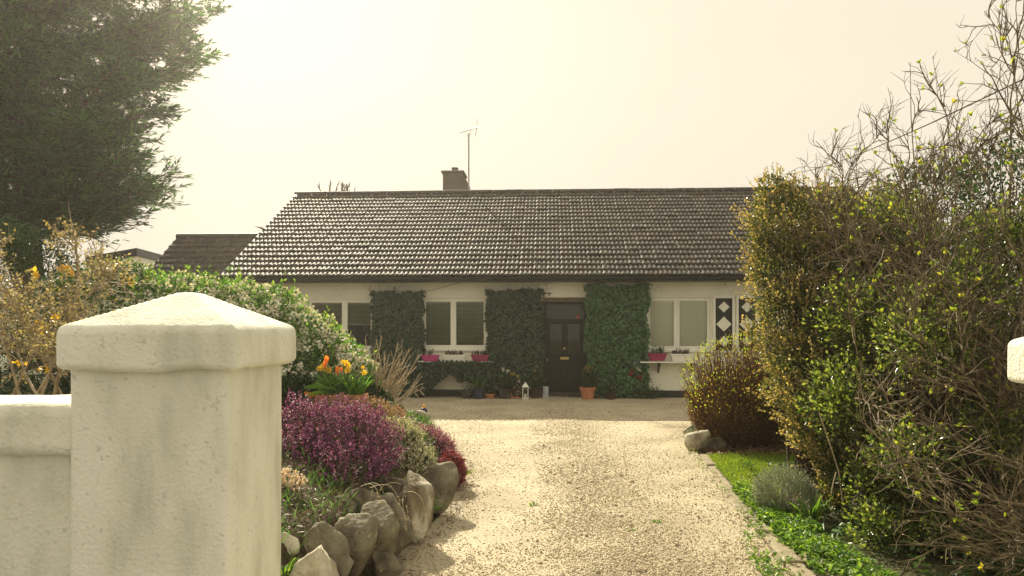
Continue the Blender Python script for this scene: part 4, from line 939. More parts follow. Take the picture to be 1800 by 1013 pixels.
# ------------------------------------------------------------------ ivy on the wall
RG = np.random.default_rng(42); random.seed(42)
def ivy(x0, x1, y0, y1, label, n, depth=0.30, mat=None, taper_=0.0, seed=0):
    u0, u1 = fu(x0, -depth/2), fu(x1, -depth/2); z1, z0 = fz((x0+x1)/2, y0, -depth), max(0.02, fz((x0+x1)/2, y1, -depth))
    root = empty('ivy', H((u0+u1)/2, -depth/2, 0), label, 'ivy', 'clipped ivy panels on the front wall')
    m_ = int(n * 1.25); q = RG.random((m_, 3)); fz_ = q[:, 2]
    hw = (u1 - u0) / 2; t = RG.uniform(-1, 1, m_)
    z = z0 + (z1 - z0) * fz_; wob = 1 + 0.13 * lump(np.stack([z * 5, np.sign(t) * 2 + seed, t * 0], 1), 1.0, seed) - 0.10 * np.clip((fz_ - 0.93) / 0.07, 0, 1)
    u = (u0 + u1) / 2 + t * hw * wob
    ztop = 0.10 * lump(np.stack([u * 4, u * 0, u * 0], 1), 1.0, seed)
    z = z + ztop * (fz_ > 0.9)
    surfd = depth * (0.9 + 0.25 * lump(np.stack([u * 3, z * 3, z * 0], 1), 1.0, seed + 2)); v = -surfd * (1 - 0.45 * RG.random(m_) ** 2) * np.sqrt(np.clip(1 - (np.abs(t)) ** 6 * 0.6, 0, 1))
    side_m = RG.random(m_) < 0.2; v = np.where(side_m, -surfd * RG.random(m_), v); u = np.where(side_m, (u0+u1)/2 + np.sign(t) * hw * wob * RG.uniform(0.93, 1.0, m_), u)
    tm = RG.random(m_) < 0.08; z = np.where(tm, z1 + RG.uniform(-0.04, 0.05, m_) + ztop, z); v = np.where(tm, -surfd * RG.random(m_), v)
    C = np.stack([u * HC + v * HS, Y0 - u * HS + v * HC, z], 1)
    N = unit(np.array([0, -1, 0.25]) + RG.normal(size=(m_, 3)) * 0.45); D = unit(np.stack([RG.normal(size=m_), RG.normal(size=m_) * 0.3, -np.abs(RG.normal(size=m_)) - 0.2], 1))
    leaves('foliage', C, D, N, 0.066 * RG.uniform(0.6, 1.25, m_), 0.056, mat or MT['ivy'], root, fold=0.15)
    k = 22; Pn = np.array([[H(min(max(uu + random.gauss(0, .05), u0 + .05), u1 - .05), -0.03 - 0.05 * random.random(), zz) for zz in np.linspace(z0, z1, 9)] for uu in RG.uniform(u0 + .08, u1 - .08, k)])
    V, F = tubes(Pn, taper(0.014, 0.3, k, 9), 4); part('stems', V, F, MT['bark'], root)
    # stray shoots on the band above
    k = 14; S = HW([(u0 + (u1 - u0) * RG.random(), -0.015, z1) for _ in range(k)]); d = np.stack([RG.normal(0, 1, k), np.zeros(k), np.ones(k)], 1); Pn = grow(S, d, 0.28, 6, 0.0, 0.5); Pn[:, :, 1] = S[:, None, 1]; Pn[:, :, 2] = np.minimum(Pn[:, :, 2], ZB - 0.02)
    V, F = tubes(Pn, taper(0.004, 0.5, k, 6), 3); part('tendrils', V, F, MT['bark'], root)
    return root
MT['ivy2'] = leafmat('fresh_ivy_leaf', [(0.02, 0.055, 0.025), (0.035, 0.105, 0.038), (0.07, 0.18, 0.05)], trans=0.2, rough=0.35, spec=0.5)
ivy(656, 742, 516, 704, 'ivy panel between the two left windows, behind the dry stalks', 6500, 0.34, seed=1)
ivy(856, 954, 512, 672, 'ivy panel immediately left of the front door', 6800, 0.34, seed=2)
ivy(1031, 1137, 503, 697, 'glossy fresh green ivy panel immediately right of the front door', 8200, 0.40, MT['ivy2'], seed=3)
# hanging skirt of ivy below the shelf
c = np.array(H(fu(770), -0.2, 0)); r_ = empty('ivy', c, 'ivy skirt hanging in an arch under the window box shelf', 'ivy')
n = 9000; u = RG.uniform(fu(690), fu(868), n); px = CX + 0 * u
xs_ = (u - fu(690)) / (fu(868) - fu(690)) * 178 + 690
bot = np.interp(xs_, [690, 735, 757, 778, 793, 803, 813, 822, 838, 850, 868], [697, 695, 685, 665, 652, 655, 668, 664, 668, 680, 690]) + RG.normal(0, 2.5, n)
yy = 635.5 + (bot - 635.5) * RG.random(n) ** 0.8; v = -0.12 - 0.34 * RG.random(n) ** 0.7; z = EYE + (HY - yy) / FPX * (Y0 - 0.25 - u * HS)
C = np.stack([u * HC + v * HS, Y0 - u * HS + v * HC, np.maximum(z, 0.03)], 1)
leaves('foliage', C, unit(RG.normal(size=(n, 3)) - [0, 0, 0.6]), unit(np.array([0, -1, 0.2]) + RG.normal(size=(n, 3)) * 0.4), 0.07 * RG.uniform(0.6, 1.2, n), 0.06, MT['ivy'], r_, fold=0.15)
# wire along the band
m = MB(); pts = []
for t in np.linspace(0, 1, 26): xx = 690 + 120 * t; pts.append(H(fu(xx), -0.03, fz(xx, 511 - 13 * t) - 0.10 * math.sin(math.pi * min(1, t * 1.1))))
m.tube(pts, 0.004, 4); m.build('loose_wire', MT['iron'], None, loc=pts[0], label='thin dark wire sagging along the white band above the middle window', cat='wire')
m = MB(); pts = [H(fu(1250 + (3 * math.sin(t * 9))), -0.02, z) for t, z in zip(np.linspace(0, 1, 8), np.linspace(ZB - 0.02, op_R[3] + 0.05, 8))]

# ------------------------------------------------------------------ white blossom shrub
RG = np.random.default_rng(43); random.seed(43)
def shrub_body(root, blobs, nleaf, L, W, mat, nstem=60, base=None, shell=0.4, ls=3.0, lumps=0.18, up=0.3, name='foliage', seed=0, stem=None, r=0.012):
    Q, N = blob_points(blobs, nleaf, shell, lumps, ls, seed)
    D = unit(N + RG.normal(size=Q.shape) * 0.6 + [0, 0, up])
    leaves(name, Q, D, unit(N * 0.4 + RG.normal(size=Q.shape) * 0.6 + [0, 0, 0.5]), L * RG.uniform(0.55, 1.25, len(Q)), W, mat, root)
    if nstem:
        T, _ = blob_points(blobs, nstem, 0.5, 0.1, ls, seed); base = np.asarray(base, float)
        S = base + np.stack([RG.normal(0, 0.10, nstem), RG.normal(0, 0.10, nstem), np.zeros(nstem)], 1)
        t = np.linspace(0, 1, 7)[None, :, None]; Pn = S[:, None] * (1 - t) + T[:, None] * t; Pn[:, :, 2] += (np.sin(t[..., 0] * math.pi) * 0.12)
        Pn[:, 1:-1] += RG.normal(0, 0.025, (nstem, 5, 3))
        V, F = tubes(Pn, taper(r, 0.25, nstem, 7), 4); part('branches', V, F, stem or MT['bark'], root)
    return Q, N
def florets(name, Q, N, k, rr, L, W, mat, root):
    n = len(Q); C = np.repeat(Q + N * 0.02, k, 0) + rdir(n * k) * rr * RG.random((n * k, 1)) ** 0.5; NN = np.repeat(N, k, 0)
    leaves(name, C, unit(RG.normal(size=C.shape) + NN * 0.4), unit(NN + RG.normal(size=C.shape) * 0.4), L * RG.uniform(0.7, 1.2, len(C)), W, mat, root, fold=0.1)
base = np.array([-2.75, 7.6, 0.5]); r_ = empty('white_blossom_shrub', base, 'large shrub smothered in white blossom behind the gate pillar', 'shrub')
wb = [(*P(320, 545, 8.2), 0.55, 0.5, 0.40), (*P(400, 545, 8.0), 0.6, 0.5, 0.33), (*P(270, 560, 8.2), 0.5, 0.5, 0.40), (*P(480, 575, 7.8), 0.42, 0.5, 0.42), (*P(540, 610, 7.7), 0.38, 0.45, 0.36), (*P(590, 645, 7.6), 0.32, 0.4, 0.32), (*P(620, 665, 7.7), 0.26, 0.4, 0.22), (*P(520, 660, 7.6), 0.5, 0.4, 0.35), (*P(430, 640, 8.0), 0.6, 0.5, 0.5), (*P(330, 640, 8.0), 0.6, 0.5, 0.6)]
Q, N = shrub_body(r_, wb, 30000, 0.055, 0.026, MT['blossomleaf'], 90, base, seed=3, ls=5)
sel = RG.random(len(Q)) < np.where(Q[:, 2] > P(0, 655, 7.7)[2], 0.18, 0.008) * (1 + 1.1 * lump(Q, 4))
florets('blossom', Q[sel], N[sel] , 9, 0.036, 0.036, 0.031, MT['whiteflower'], r_)
sel = (RG.random(len(Q)) < 0.02) & (N[:, 2] > 0.3); n = sel.sum(); Pn = grow(Q[sel], N[sel] + [0, 0, 0.8], RG.uniform(0.08, 0.22, n), 4, 0.4, 0.2); s, d, t, pi = side(Pn, 7, 0.2, 0.8)
leaves('shoots', s, d, rdir(len(s)), 0.05, 0.022, MT['brightleaf'], r_)

base = np.array([-4.25, 8.1, 0.5]); r_ = empty('mixed_shrub', base, 'bushy green shrub with scattered white and yellow flowers left of the tall blossom', 'shrub')
Q, N = shrub_body(r_, [(*P(190, 540, 8.3), 0.6, 0.5, 0.55), (*P(235, 520, 8.3), 0.32, 0.4, 0.36), (*P(120, 560, 8.5), 0.6, 0.6, 0.5)], 9000, 0.06, 0.03, MT['shrubleaf'], 40, base, seed=5)
s = RG.random(len(Q)) < 0.16; florets('blossom', Q[s], N[s], 8, 0.035, 0.026, 0.022, MT['whiteflower'], r_)
for (xx, yy) in ((118, 470), (130, 480), (62, 486), (232, 497), (110, 474)): cloud('bloom', P(xx, yy, 7.6), (0.045, 0.04, 0.04), 14, 0.05, 0.035, MT['yellow'], r_)

base = np.array([-5.6, 9.6, 0.3]); r_ = empty('dark_evergreen_bush', base, 'dense dark evergreen bush under the big cypress behind the yellow buds', 'shrub')
shrub_body(r_, [(*P(20, 520, 9.2), 0.85, 0.6, 0.75), (*P(60, 470, 9.4), 0.42, 0.5, 0.5), (*P(-40, 450, 9.2), 0.7, 0.6, 0.6), (*P(60, 620, 9.0), 0.9, 0.6, 0.7), (*P(125, 560, 9.2), 0.5, 0.5, 0.5)], 20000, 0.05, 0.022, MT['darkleaf'], 50, base, seed=6)

# ------------------------------------------------------------------ yellow budding shrub by the wall
RG = np.random.default_rng(44); random.seed(44)
def woody(root, starts, dirs, lens, r0, levels, mat, jit=0.22, up=0.2, K=7, keep=None, main=None):
    """starts/dirs main stems; levels: list of (n_each, length, angle, radius, K, up, jit). returns list of polyline sets"""
    Pn = grow(starts, dirs, lens, K, up, jit) if main is None else main; parts = []; R = taper(r0, 0.12, len(Pn), K); parts.append(tubes(Pn, R, 6)); sets = [Pn]
    cur = Pn
    for (ne, ln, ang, rr, KK, u_, jj) in levels:
        S, D, t, pi = side(cur, ne, 0.18, ang)
        Ln = ln * RG.uniform(0.45, 1.2, len(S)) * (1.15 - 0.6 * t)
        nxt = grow(S, D, Ln, KK, u_, jj)
        if keep is not None: nxt = nxt[keep(nxt)]
        parts.append(tubes(nxt, taper(rr * RG.uniform(0.7, 1.2, len(nxt)), 0.4, len(nxt), KK), 3)); sets.append(nxt); cur = nxt
    V, F = join(parts); part('branches', V, F, mat, root); return sets
base = np.array([-3.0, 4.3, 0.35]); r_ = empty('budding_shrub', base, 'bare tan shrub dotted with yellow buds behind the boundary wall', 'shrub')
st = []; dr = []; ln = []
for (x0, y0, x1, y1, Yd, w) in ((95, 700, 150, 430, 4.4, 1), (60, 700, 130, 560, 4.2, 1), (135, 520, 138, 345, 4.5, 1), (40, 720, -30, 420, 4.3, 1), (110, 700, 10, 480, 4.5, 1), (70, 700, 0, 600, 4.1, 1), (150, 650, 60, 540, 4.3, 1), (-20, 700, 30, 400, 4.7, 1), (20, 700, 90, 420, 4.8, 1), (120, 560, 230, 440, 4.7, 1), (-60, 600, 60, 560, 4.4, 1)):
    a = P(x0, y0, Yd); b = P(x1, y1, Yd + RG.uniform(-0.2, 0.3)); st.append(a); dr.append(b - a); ln.append(np.linalg.norm(b - a))
def kp(Pn): e = Pn[:, -1]; x = CX + e[:, 0] / e[:, 1] * FPX; y = HY - (e[:, 2] - EYE) / e[:, 1] * FPX; return (e[:, 1] > 3.3) & (y > np.interp(x, [-200, 0, 60, 130, 160, 200, 240, 300], [300, 345, 400, 338, 345, 440, 440, 520]))
sets = woody(r_, np.array(st), np.array(dr), ln, 0.010, [(13, 0.40, 0.75, 0.004, 6, 0.3, 0.3), (7, 0.17, 0.8, 0.0024, 4, 0.3, 0.3)], MT['tantwig'], 0.16, 0.05, 8, kp)
# stems carried down to the soil
S = np.array(st); n = len(S); t = np.linspace(0, 1, 5)[None, :, None]; Pn = (base + np.stack([RG.normal(0, .12, n), RG.normal(0, .1, n), np.zeros(n)], 1))[:, None] * (1 - t) + S[:, None] * t
V, F = tubes(Pn, np.full((n, 5), 0.011), 6); part('stems', V, F, MT['tantwig'], r_)
for k, (Pn, ne) in enumerate(((sets[1], 9), (sets[2], 4))):
    S, D, t, pi = side(Pn, ne, 0.1, 1.0); kk = RG.random(len(S)) < 0.8; S = S[kk]; D = D[kk]
    leaves('buds' if k else 'leaves', S, D + [0, 0, -0.3], rdir(len(S)), 0.026 * RG.uniform(0.5, 1.2, len(S)), 0.014, MT['bud'], r_)
for (xx, yy) in ((60, 480), (75, 650), (70, 575), (100, 560), (35, 640)): cloud('bloom', P(xx, yy, 4.4), (0.03, 0.03, 0.03), 10, 0.035, 0.025, MT['yellow'], r_)

# ------------------------------------------------------------------ rockery stones
RG = np.random.default_rng(45); random.seed(45)
ico = None
def ico_sphere(sub=3):
    import bmesh
    bm = bmesh.new(); bmesh.ops.create_icosphere(bm, subdivisions=sub, radius=1.0); V = np.array([v.co[:] for v in bm.verts]); F = np.array([[v.index for v in f.verts] for f in bm.faces]); bm.free(); return V, F
IV, IF = ico_sphere(4)
def rock(name, box, Y, mat, label, depth=0.8, tilt=0.0, seed=0, group='rockery stones edging the drive', planes=15, rough=0.036, cat='stone', zmin=None):
    x0, y0, x1, y1 = box; w_ = (x1 - x0) * 0.14; y0 -= (y1 - y0) * 0.03; x0 -= w_; x1 += w_; a = P(x0, y1, Y); b = P(x1, y0, Y)
    if zmin is not None: a[2] = zmin
    rr = np.random.default_rng(seed + 100); c = (a + b) / 2; h = np.array([(b[0]-a[0])/2, 0, (b[2]-a[2])/2]); h[1] = depth * (h[0] + h[2]) / 2 
    n = unit(rr.normal(size=(planes, 3))); dd = rr.uniform(0.44, 0.82, planes)
    dot = IV @ n.T; R = np.min(np.where(dot > 0.05, dd / np.maximum(dot, 0.05), 9), 1); R = np.minimum(R, 1.0 + 0.08 * rr.random())
    V = IV * R[:, None]; 
    lo, hi = V.min(0), V.max(0); V = (V - (lo + hi) / 2) / ((hi - lo) / 2)
    V = V + unit(V) * (rough * lump(V, 2.6, seed) + rough * 0.7 * lump(V, 7, seed + 1) + rough * 0.6 * lump(V, 17, seed + 2))[:, None]
    ct, s_ = math.cos(tilt), math.sin(tilt); V = V * h
    V = np.stack([V[:, 0] * ct - V[:, 2] * s_, V[:, 1], V[:, 0] * s_ + V[:, 2] * ct], 1) + c
    return part(name, V, IF, mat, None, smooth=True, loc=(c[0], c[1], a[2]), label=label, cat=cat, group=group)
ST = [((497, 889, 545, 958), 4.45, 'stone', 'grey rounded stone touching the gate pillar edge, above the whitish boulders', 0.8, 0.1),
      ((535, 918, 610, 1040), 4.15, 'stone', 'broad brown slab with a pale ridge next to the whitish boulder', 0.7, -0.2),
      ((470, 938, 522, 1000), 4.0, 'palestone', 'whitish boulder half behind the pillar, under green strap leaves', 0.8, 0),
      ((517, 962, 588, 1100), 3.85, 'palestone', 'large whitish rounded boulder at the very front of the rockery', 0.8, 0.15),
      ((556, 872, 624, 915), 4.85, 'stone', 'flat-topped lichened stone lying under the purple heather', 0.9, 0.0),
      ((592, 905, 650, 1045), 4.4, 'stone', 'narrow upright stone in shade between two bigger slabs', 0.7, -0.12),
      ((628, 885, 690, 1015), 4.62, 'stone', 'tall pointed brown slab leaning towards the drive', 0.7, -0.12),
      ((612, 858, 664, 908), 4.95, 'stone', 'small angular block wedged above the tall pointed slab', 0.9, -0.5),
      ((656, 868, 718, 985), 4.95, 'stone', 'upright brown stone with dry stalks across its top', 0.7, 0.05),
      ((700, 838, 755, 962), 5.3, 'streakstone', 'steep stone with a bright white streaked face, mid rockery', 0.75, -0.16),
      ((676, 838, 712, 880), 5.45, 'stone', 'small grey stone tucked behind the white streaked one', 0.8, 0.0),
      ((738, 812, 796, 903), 6.15, 'stone', 'blocky brown stone under the grey green heather tips', 0.8, -0.15),
      ((775, 815, 806, 872), 6.9, 'stone', 'last dark stone of the rockery under the crimson heather', 0.8, -0.1),
      ((700, 716, 748, 762), 9.6, 'palestone', 'pale pointed rock at the far end of the rockery', 0.6, -0.45),
      ((655, 960, 700, 1030), 4.55, 'stone', 'low foot stone half buried at the drive edge', 0.8, 0.3),
      ((716, 900, 742, 945), 5.6, 'stone', 'small shaded foot stone below the blocky brown stone', 0.8, 0.0)]
ST += [((556, 905, 600, 940), 4.62, 'stone', 'small grey wedge stone lodged behind the brown slab', 0.9, 0.3),
      ((640, 868, 678, 905), 5.15, 'stone', 'fist sized stone filling the gap behind the tall pointed slab', 0.9, -0.2),
      ((586, 975, 618, 1030), 4.1, 'stone', 'dark filler stone low between the brown slab and the narrow upright', 0.9, 0.2),
      ((688, 905, 716, 950), 5.2, 'stone', 'small filler stone left of the white streaked one', 0.9, 0.2),
      ((744, 872, 776, 905), 6.0, 'stone', 'little stone at the foot of the blocky brown stone', 0.9, 0.2),
      ((722, 806, 752, 842), 6.3, 'stone', 'half hidden stone under the cream heather', 0.9, -0.3)]
for i, (bx, Yd, mt, lab, dp, tl) in enumerate(ST): rock('rockery_stone', bx, Yd, MT[mt], lab, dp, tl, seed=i)
rock('white_rock', (1209, 752, 1243, 798), 9.25, MT['palestone'], 'white pointed rock at the foot of the russet round bush', 0.6, -0.4, seed=31, group=None)
rock('brown_rock', (1240, 768, 1272, 800), 9.35, MT['stone'], 'squat tan rock right of the white pointed one', 0.7, 0.0, seed=33, group=None)

# ------------------------------------------------------------------ rockery plants
RG = np.random.default_rng(46); random.seed(46)
def heather(blobs, base, nspr, nflo, L, mat, label, up=0.8, hs=0.10, group=None, fs=0.016, fw=0.011, seed=0, dense_low=1.0):
    r_ = empty('heather', base, label, 'heather')
    Q, N = blob_points(blobs, nspr, 0.30, 0.30, 5, seed); n = len(Q)
    Pn = grow(Q, N + [0, 0, up] + RG.normal(size=(n, 3)) * 0.25, hs * RG.uniform(0.6, 1.3, n), 4, 0.3, 0.2)
    V, F = tubes(Pn, taper(0.0022, 0.5, n, 4), 3); part('stems', V, F, MT['heatherstem'], r_)
    S, D, t, pi = side(Pn, nflo, 0.0, 1.2); leaves('flowers', S, D, rdir(len(S)), fs * RG.uniform(0.6, 1.3, len(S)), fw, mat, r_, fold=0.2)
    Q, N = blob_points([(*b[:3], b[3]*.86, b[4]*.86, b[5]*.86) for b in blobs], nspr * 2, 0.4, 0.1, 6, seed)
    leaves('foliage', Q, N + RG.normal(size=Q.shape) * 0.5 + [0, 0, 0.5], rdir(len(Q)), 0.045, 0.008, MT['heatherstem'], r_)
    k = 40; bb = np.asarray(base) + np.stack([RG.normal(0, 0.05, k), RG.normal(0, 0.05, k), np.zeros(k)], 1); T = Q[:k]; t = np.linspace(0, 1, 4)[None, :, None]
    V, F = tubes(bb[:, None] * (1 - t) + T[:, None] * t, taper(0.005, 0.3, k, 4), 3); part('woody_stems', V, F, MT['bark'], r_)
    return r_
heather([(*P(590, 768, 5.8), .28, .25, .2), (*P(550, 782, 5.9), 0.36, 0.34, 0.22), (*P(628, 790, 5.7), 0.27, 0.30, 0.26), (*P(515, 805, 5.5), .25, .2, .15), (*P(610, 830, 5.35), 0.24, 0.22, 0.15), (*P(535, 815, 5.45), 0.22, 0.2, 0.14), (*P(530, 780, 5.9), 0.3, 0.3, 0.28), (*P(655, 800, 5.75), 0.12, 0.2, 0.22)], (*P(600, 850, 5.6)[:2], 0.35), 2300, 20, 0, MT['purple'], 'big mound of deep purple heather in front of the tulips', hs=0.14, seed=1)
MT['salmon'] = leafmat('faded_salmon_bell', [(0.42, 0.16, 0.16), (0.55, 0.30, 0.24), (0.5, 0.36, 0.25), (0.30, 0.30, 0.14)], trans=0.35, tcol=1.0)
heather([(*P(650, 728, 6.6), 0.16, 0.2, 0.09), (*P(590, 722, 6.7), 0.22, 0.25, 0.07), (*P(690, 745, 6.6), 0.09, 0.2, 0.10)], (*P(620, 760, 6.5)[:2], 0.5), 1100, 11, 0, MT['salmon'], 'faded salmon heather tips between the purple mound and the terracotta trough', hs=0.08, seed=2)
heather([(*P(700, 775, 6.35), 0.18, 0.22, 0.15), (*P(725, 815, 6.2), 0.15, 0.2, 0.13), (*P(680, 765, 6.4), 0.1, 0.2, 0.12)], (*P(705, 830, 6.3)[:2], 0.3), 1700, 13, 0, MT['creamheather'], 'cream and grey green heather spilling between the purple mounds', hs=0.07, seed=3)
heather([(*P(752, 782, 7.7), 0.17, 0.22, 0.14), (*P(775, 795, 7.6), 0.12, 0.2, 0.13), (*P(735, 775, 7.8), 0.12, 0.2, 0.12)], (*P(755, 812, 7.7)[:2], 0.25), 1500, 13, 0, MT['lilac'], 'small lilac pink heather mound nearest the far corner of the rockery', hs=0.07, seed=4)
heather([(*P(794, 822, 7.1), 0.10, 0.15, 0.12), (*P(800, 838, 7.0), 0.08, 0.12, 0.08)], (*P(796, 845, 7.1)[:2], 0.1), 700, 13, 0, MT['crimson'], 'crimson heather tumbling over the last stone onto the gravel', hs=0.06, seed=5)
# pale pink flower heads by the pillar
c = P(508, 880, 4.65); r_ = empty('pale_pink_flower', c, 'pale pink flower heads poking out beside the gate pillar', 'flowers')
for (xx, yy) in ((505, 832), (520, 838), (530, 846), (512, 850), (500, 848), (524, 856), (492, 835)):
    cc = P(xx, yy, 4.65 + RG.uniform(-.05, .05)); m = MB(); m.tube([cc - [0, 0, 0.2], cc], 0.004, 4); m.build('stem', MT['greenstem'], r_)
    cloud('bloom', cc, (0.03, 0.03, 0.035), 60, 0.022, 0.014, MT['palepink'], r_)
def tuft(c, r, n, L, W, mat, label, cat='plant', name='grass_tuft', spread=0.9, droop=0.9, group=None):
    r_ = empty(name, c, label, cat, group); blades('leaves', c, r, n, L, W, mat, r_, spread, 4, droop); return r_
tuft(P(500, 962, 4.15), 0.03, 14, 0.16, 0.022, MT['brightleaf'], 'bright green strap leaves between the pillar and the whitish boulders', name='strap_leaf_plant')
tuft(P(502, 1010, 3.75), 0.03, 14, 0.13, 0.022, MT['brightleaf'], 'lower clump of bright strap leaves against the foot of the pillar', name='strap_leaf_plant')
tuft(P(545, 918, 4.5), 0.03, 60, 0.07, 0.006, MT['limeleaf'], 'tiny yellow green moss tuft on the brown slab', name='moss_tuft')
tuft(P(560, 1000, 3.95), 0.05, 60, 0.08, 0.006, MT['limeleaf'], 'yellowish grass tuft between the whitish boulders', name='grass_tuft')
tuft(P(548, 860, 5.1), 0.12, 160, 0.22, 0.007, MT['shrubleaf'], 'dark grassy tuft below the pale pink flowers', name='grass_tuft')
tuft(P(645, 872, 5.35), 0.12, 140, 0.16, 0.01, MT['shrubleaf'], 'green leaves hanging behind the small angular block', name='grass_tuft')
tuft(P(757, 900, 5.75), 0.04, 30, 0.16, 0.012, MT['brightleaf'], 'sprig of fresh green leaves beside the white streaked stone', name='grass_tuft')
tuft(P(812, 835, 7.3), 0.06, 60, 0.12, 0.01, MT['grass'], 'green tuft beyond the crimson heather on the gravel edge', name='grass_tuft')
# dry flower stalks arching over stones
c = P(690, 905, 5.0); r_ = empty('dry_stalk_plant', c, 'thin dry seed stalks drooping across the rockery face', 'dry stalks')
n = 26; S = np.array([P(RG.uniform(560, 720), RG.uniform(850, 930), RG.uniform(4.6, 5.2)) for _ in range(n)]); Pn = grow(S, np.stack([RG.normal(0.1, .5, n), -0.5 + RG.normal(0, .3, n), np.ones(n) * .5], 1), RG.uniform(0.12, 0.3, n), 7, 0, 0.25, 0.9)
V, F = tubes(Pn, taper(0.0028, 0.5, n, 7), 3); part('stems', V, F, MT['deadtwig'], r_)
S, D, t, pi = side(Pn, 5, 0.6, 0.9); leaves('seed_heads', S, D, rdir(len(S)), 0.014, 0.008, MT['bud'], r_)


# rough planting and turf over the rest of the bed
n = 9000; y = RG.uniform(3.0, 9.5, n); x = edgeL(y) - 0.25 - 2.6 * RG.random(n) ** 1.3; z = bed_h(x, y) + 0.02
k = lump(np.stack([x, y, x * 0], 1), 3.0, 9.0) > -0.25; C = np.stack([x, y, z], 1)[k]; n = len(C)
V, F = leaf_arrays(C, RG.normal(size=(n, 3)) * [.8, .8, .2] + [0.2, -0.2, 0.9], rdir(n), 0.11 * RG.uniform(.4, 1.3, n), 0.007, .2); part('bed_grass', V, F, MT['shrubleaf'], None, kind='stuff', label='dark thin grass growing over the rockery soil')
n = 9000; y = RG.uniform(3.0, 9.5, n); x = edgeL(y) - 0.10 - 2.2 * RG.random(n); z = bed_h(x, y) + 0.02 + 0.02 * RG.random(n)
V, F = leaf_arrays(np.stack([x, y, z], 1), RG.normal(size=(n, 3)) * [1, 1, .4], RG.normal(size=(n, 3)) * .5 + [0, 0, 1], 0.05 * RG.uniform(.4, 1.2, n), 0.012, .2); part('bed_litter', V, F, MT['deadleaf'], None, kind='stuff', label='dry stalks and dead leaves on the rockery soil')

# terracotta trough with tulips and daffodils
Yt = 6.95; x0, z0 = P(562, 735, Yt)[[0, 2]]; x1, z1 = P(641, 693, Yt)[[0, 2]]
c = np.array([(x0+x1)/2, Yt, z0]); r_ = empty('flower_trough', c, 'terracotta trough behind the purple heather', 'planter')
m = MB(); t = 0.025; d = 0.12
V = []
for (z, e, dd) in ((z0, t, d - .02), (z1 - 0.04, 0.004, d), (z1 - 0.04, -0.01, d + .012), (z1, -0.01, d + .012), (z1, 0.012, d - .01), (z1 - 0.03, 0.014, d - .012)): V += [(x0+e, Yt-dd, z), (x1-e, Yt-dd, z), (x1-e, Yt+dd, z), (x0+e, Yt+dd, z)]
F = [(3,2,1,0), (20,21,22,23)] + [(r*4+i, r*4+(i+1)%4, r*4+4+(i+1)%4, r*4+4+i) for r in range(5) for i in range(4)]
m.add(V, F); m.build('trough', MT['terracotta'], r_)
cc = np.array([(x0+x1)/2, Yt, z1 - 0.03]); 
n = 150; S = cc + np.stack([RG.uniform(-.2, .2, n), RG.uniform(-.08, .08, n), np.zeros(n)], 1)
def strap(name, S, dirs, L, W, mat, parent, droop=0.5, K=5):
    n = len(S); Pn = grow(S, dirs, L, K, 0, 0.05, droop); T = unit(Pn[:, -1] - Pn[:, 0]); sd = unit(np.cross(T, rdir(n) * [1, .4, .2]))
    w = np.interp(np.linspace(0, 1, K), [0, 0.4, 0.8, 1], [0.6, 1, 0.7, 0.02]) * W
    A = Pn + sd[:, None] * w[None, :, None] / 2; B = Pn - sd[:, None] * w[None, :, None] / 2; V = np.stack([A, B], 2).reshape(-1, 3); idx = np.arange(n * K * 2).reshape(n, K, 2)
    return part(name, V, np.stack([idx[:, :-1, 0], idx[:, :-1, 1], idx[:, 1:, 1], idx[:, 1:, 0]], -1).reshape(-1, 4), mat, parent)
MT['tulipleaf'] = leafmat('tulip_leaf', [(0.06, 0.15, 0.03), (0.10, 0.22, 0.04), (0.15, 0.28, 0.06)], trans=0.5, tcol=1.5)
strap('leaves', S, np.stack([RG.normal(0, .28, n), RG.normal(0, .2, n), np.ones(n)], 1), RG.uniform(0.16, 0.32, n), 0.020, MT['tulipleaf'], r_)
S2 = np.array([P(563, 682, 6.8), P(560, 690, 6.75), P(570, 686, 6.8)]); strap('broad_leaves', S2 + [0.06, 0, 0], np.array([[-1, -.2, .35], [-.9, -.3, .1], [-.6, -.3, .6]]), np.array([0.22, 0.2, 0.2]), 0.05, MT['tulipleaf'], r_, 0.3)
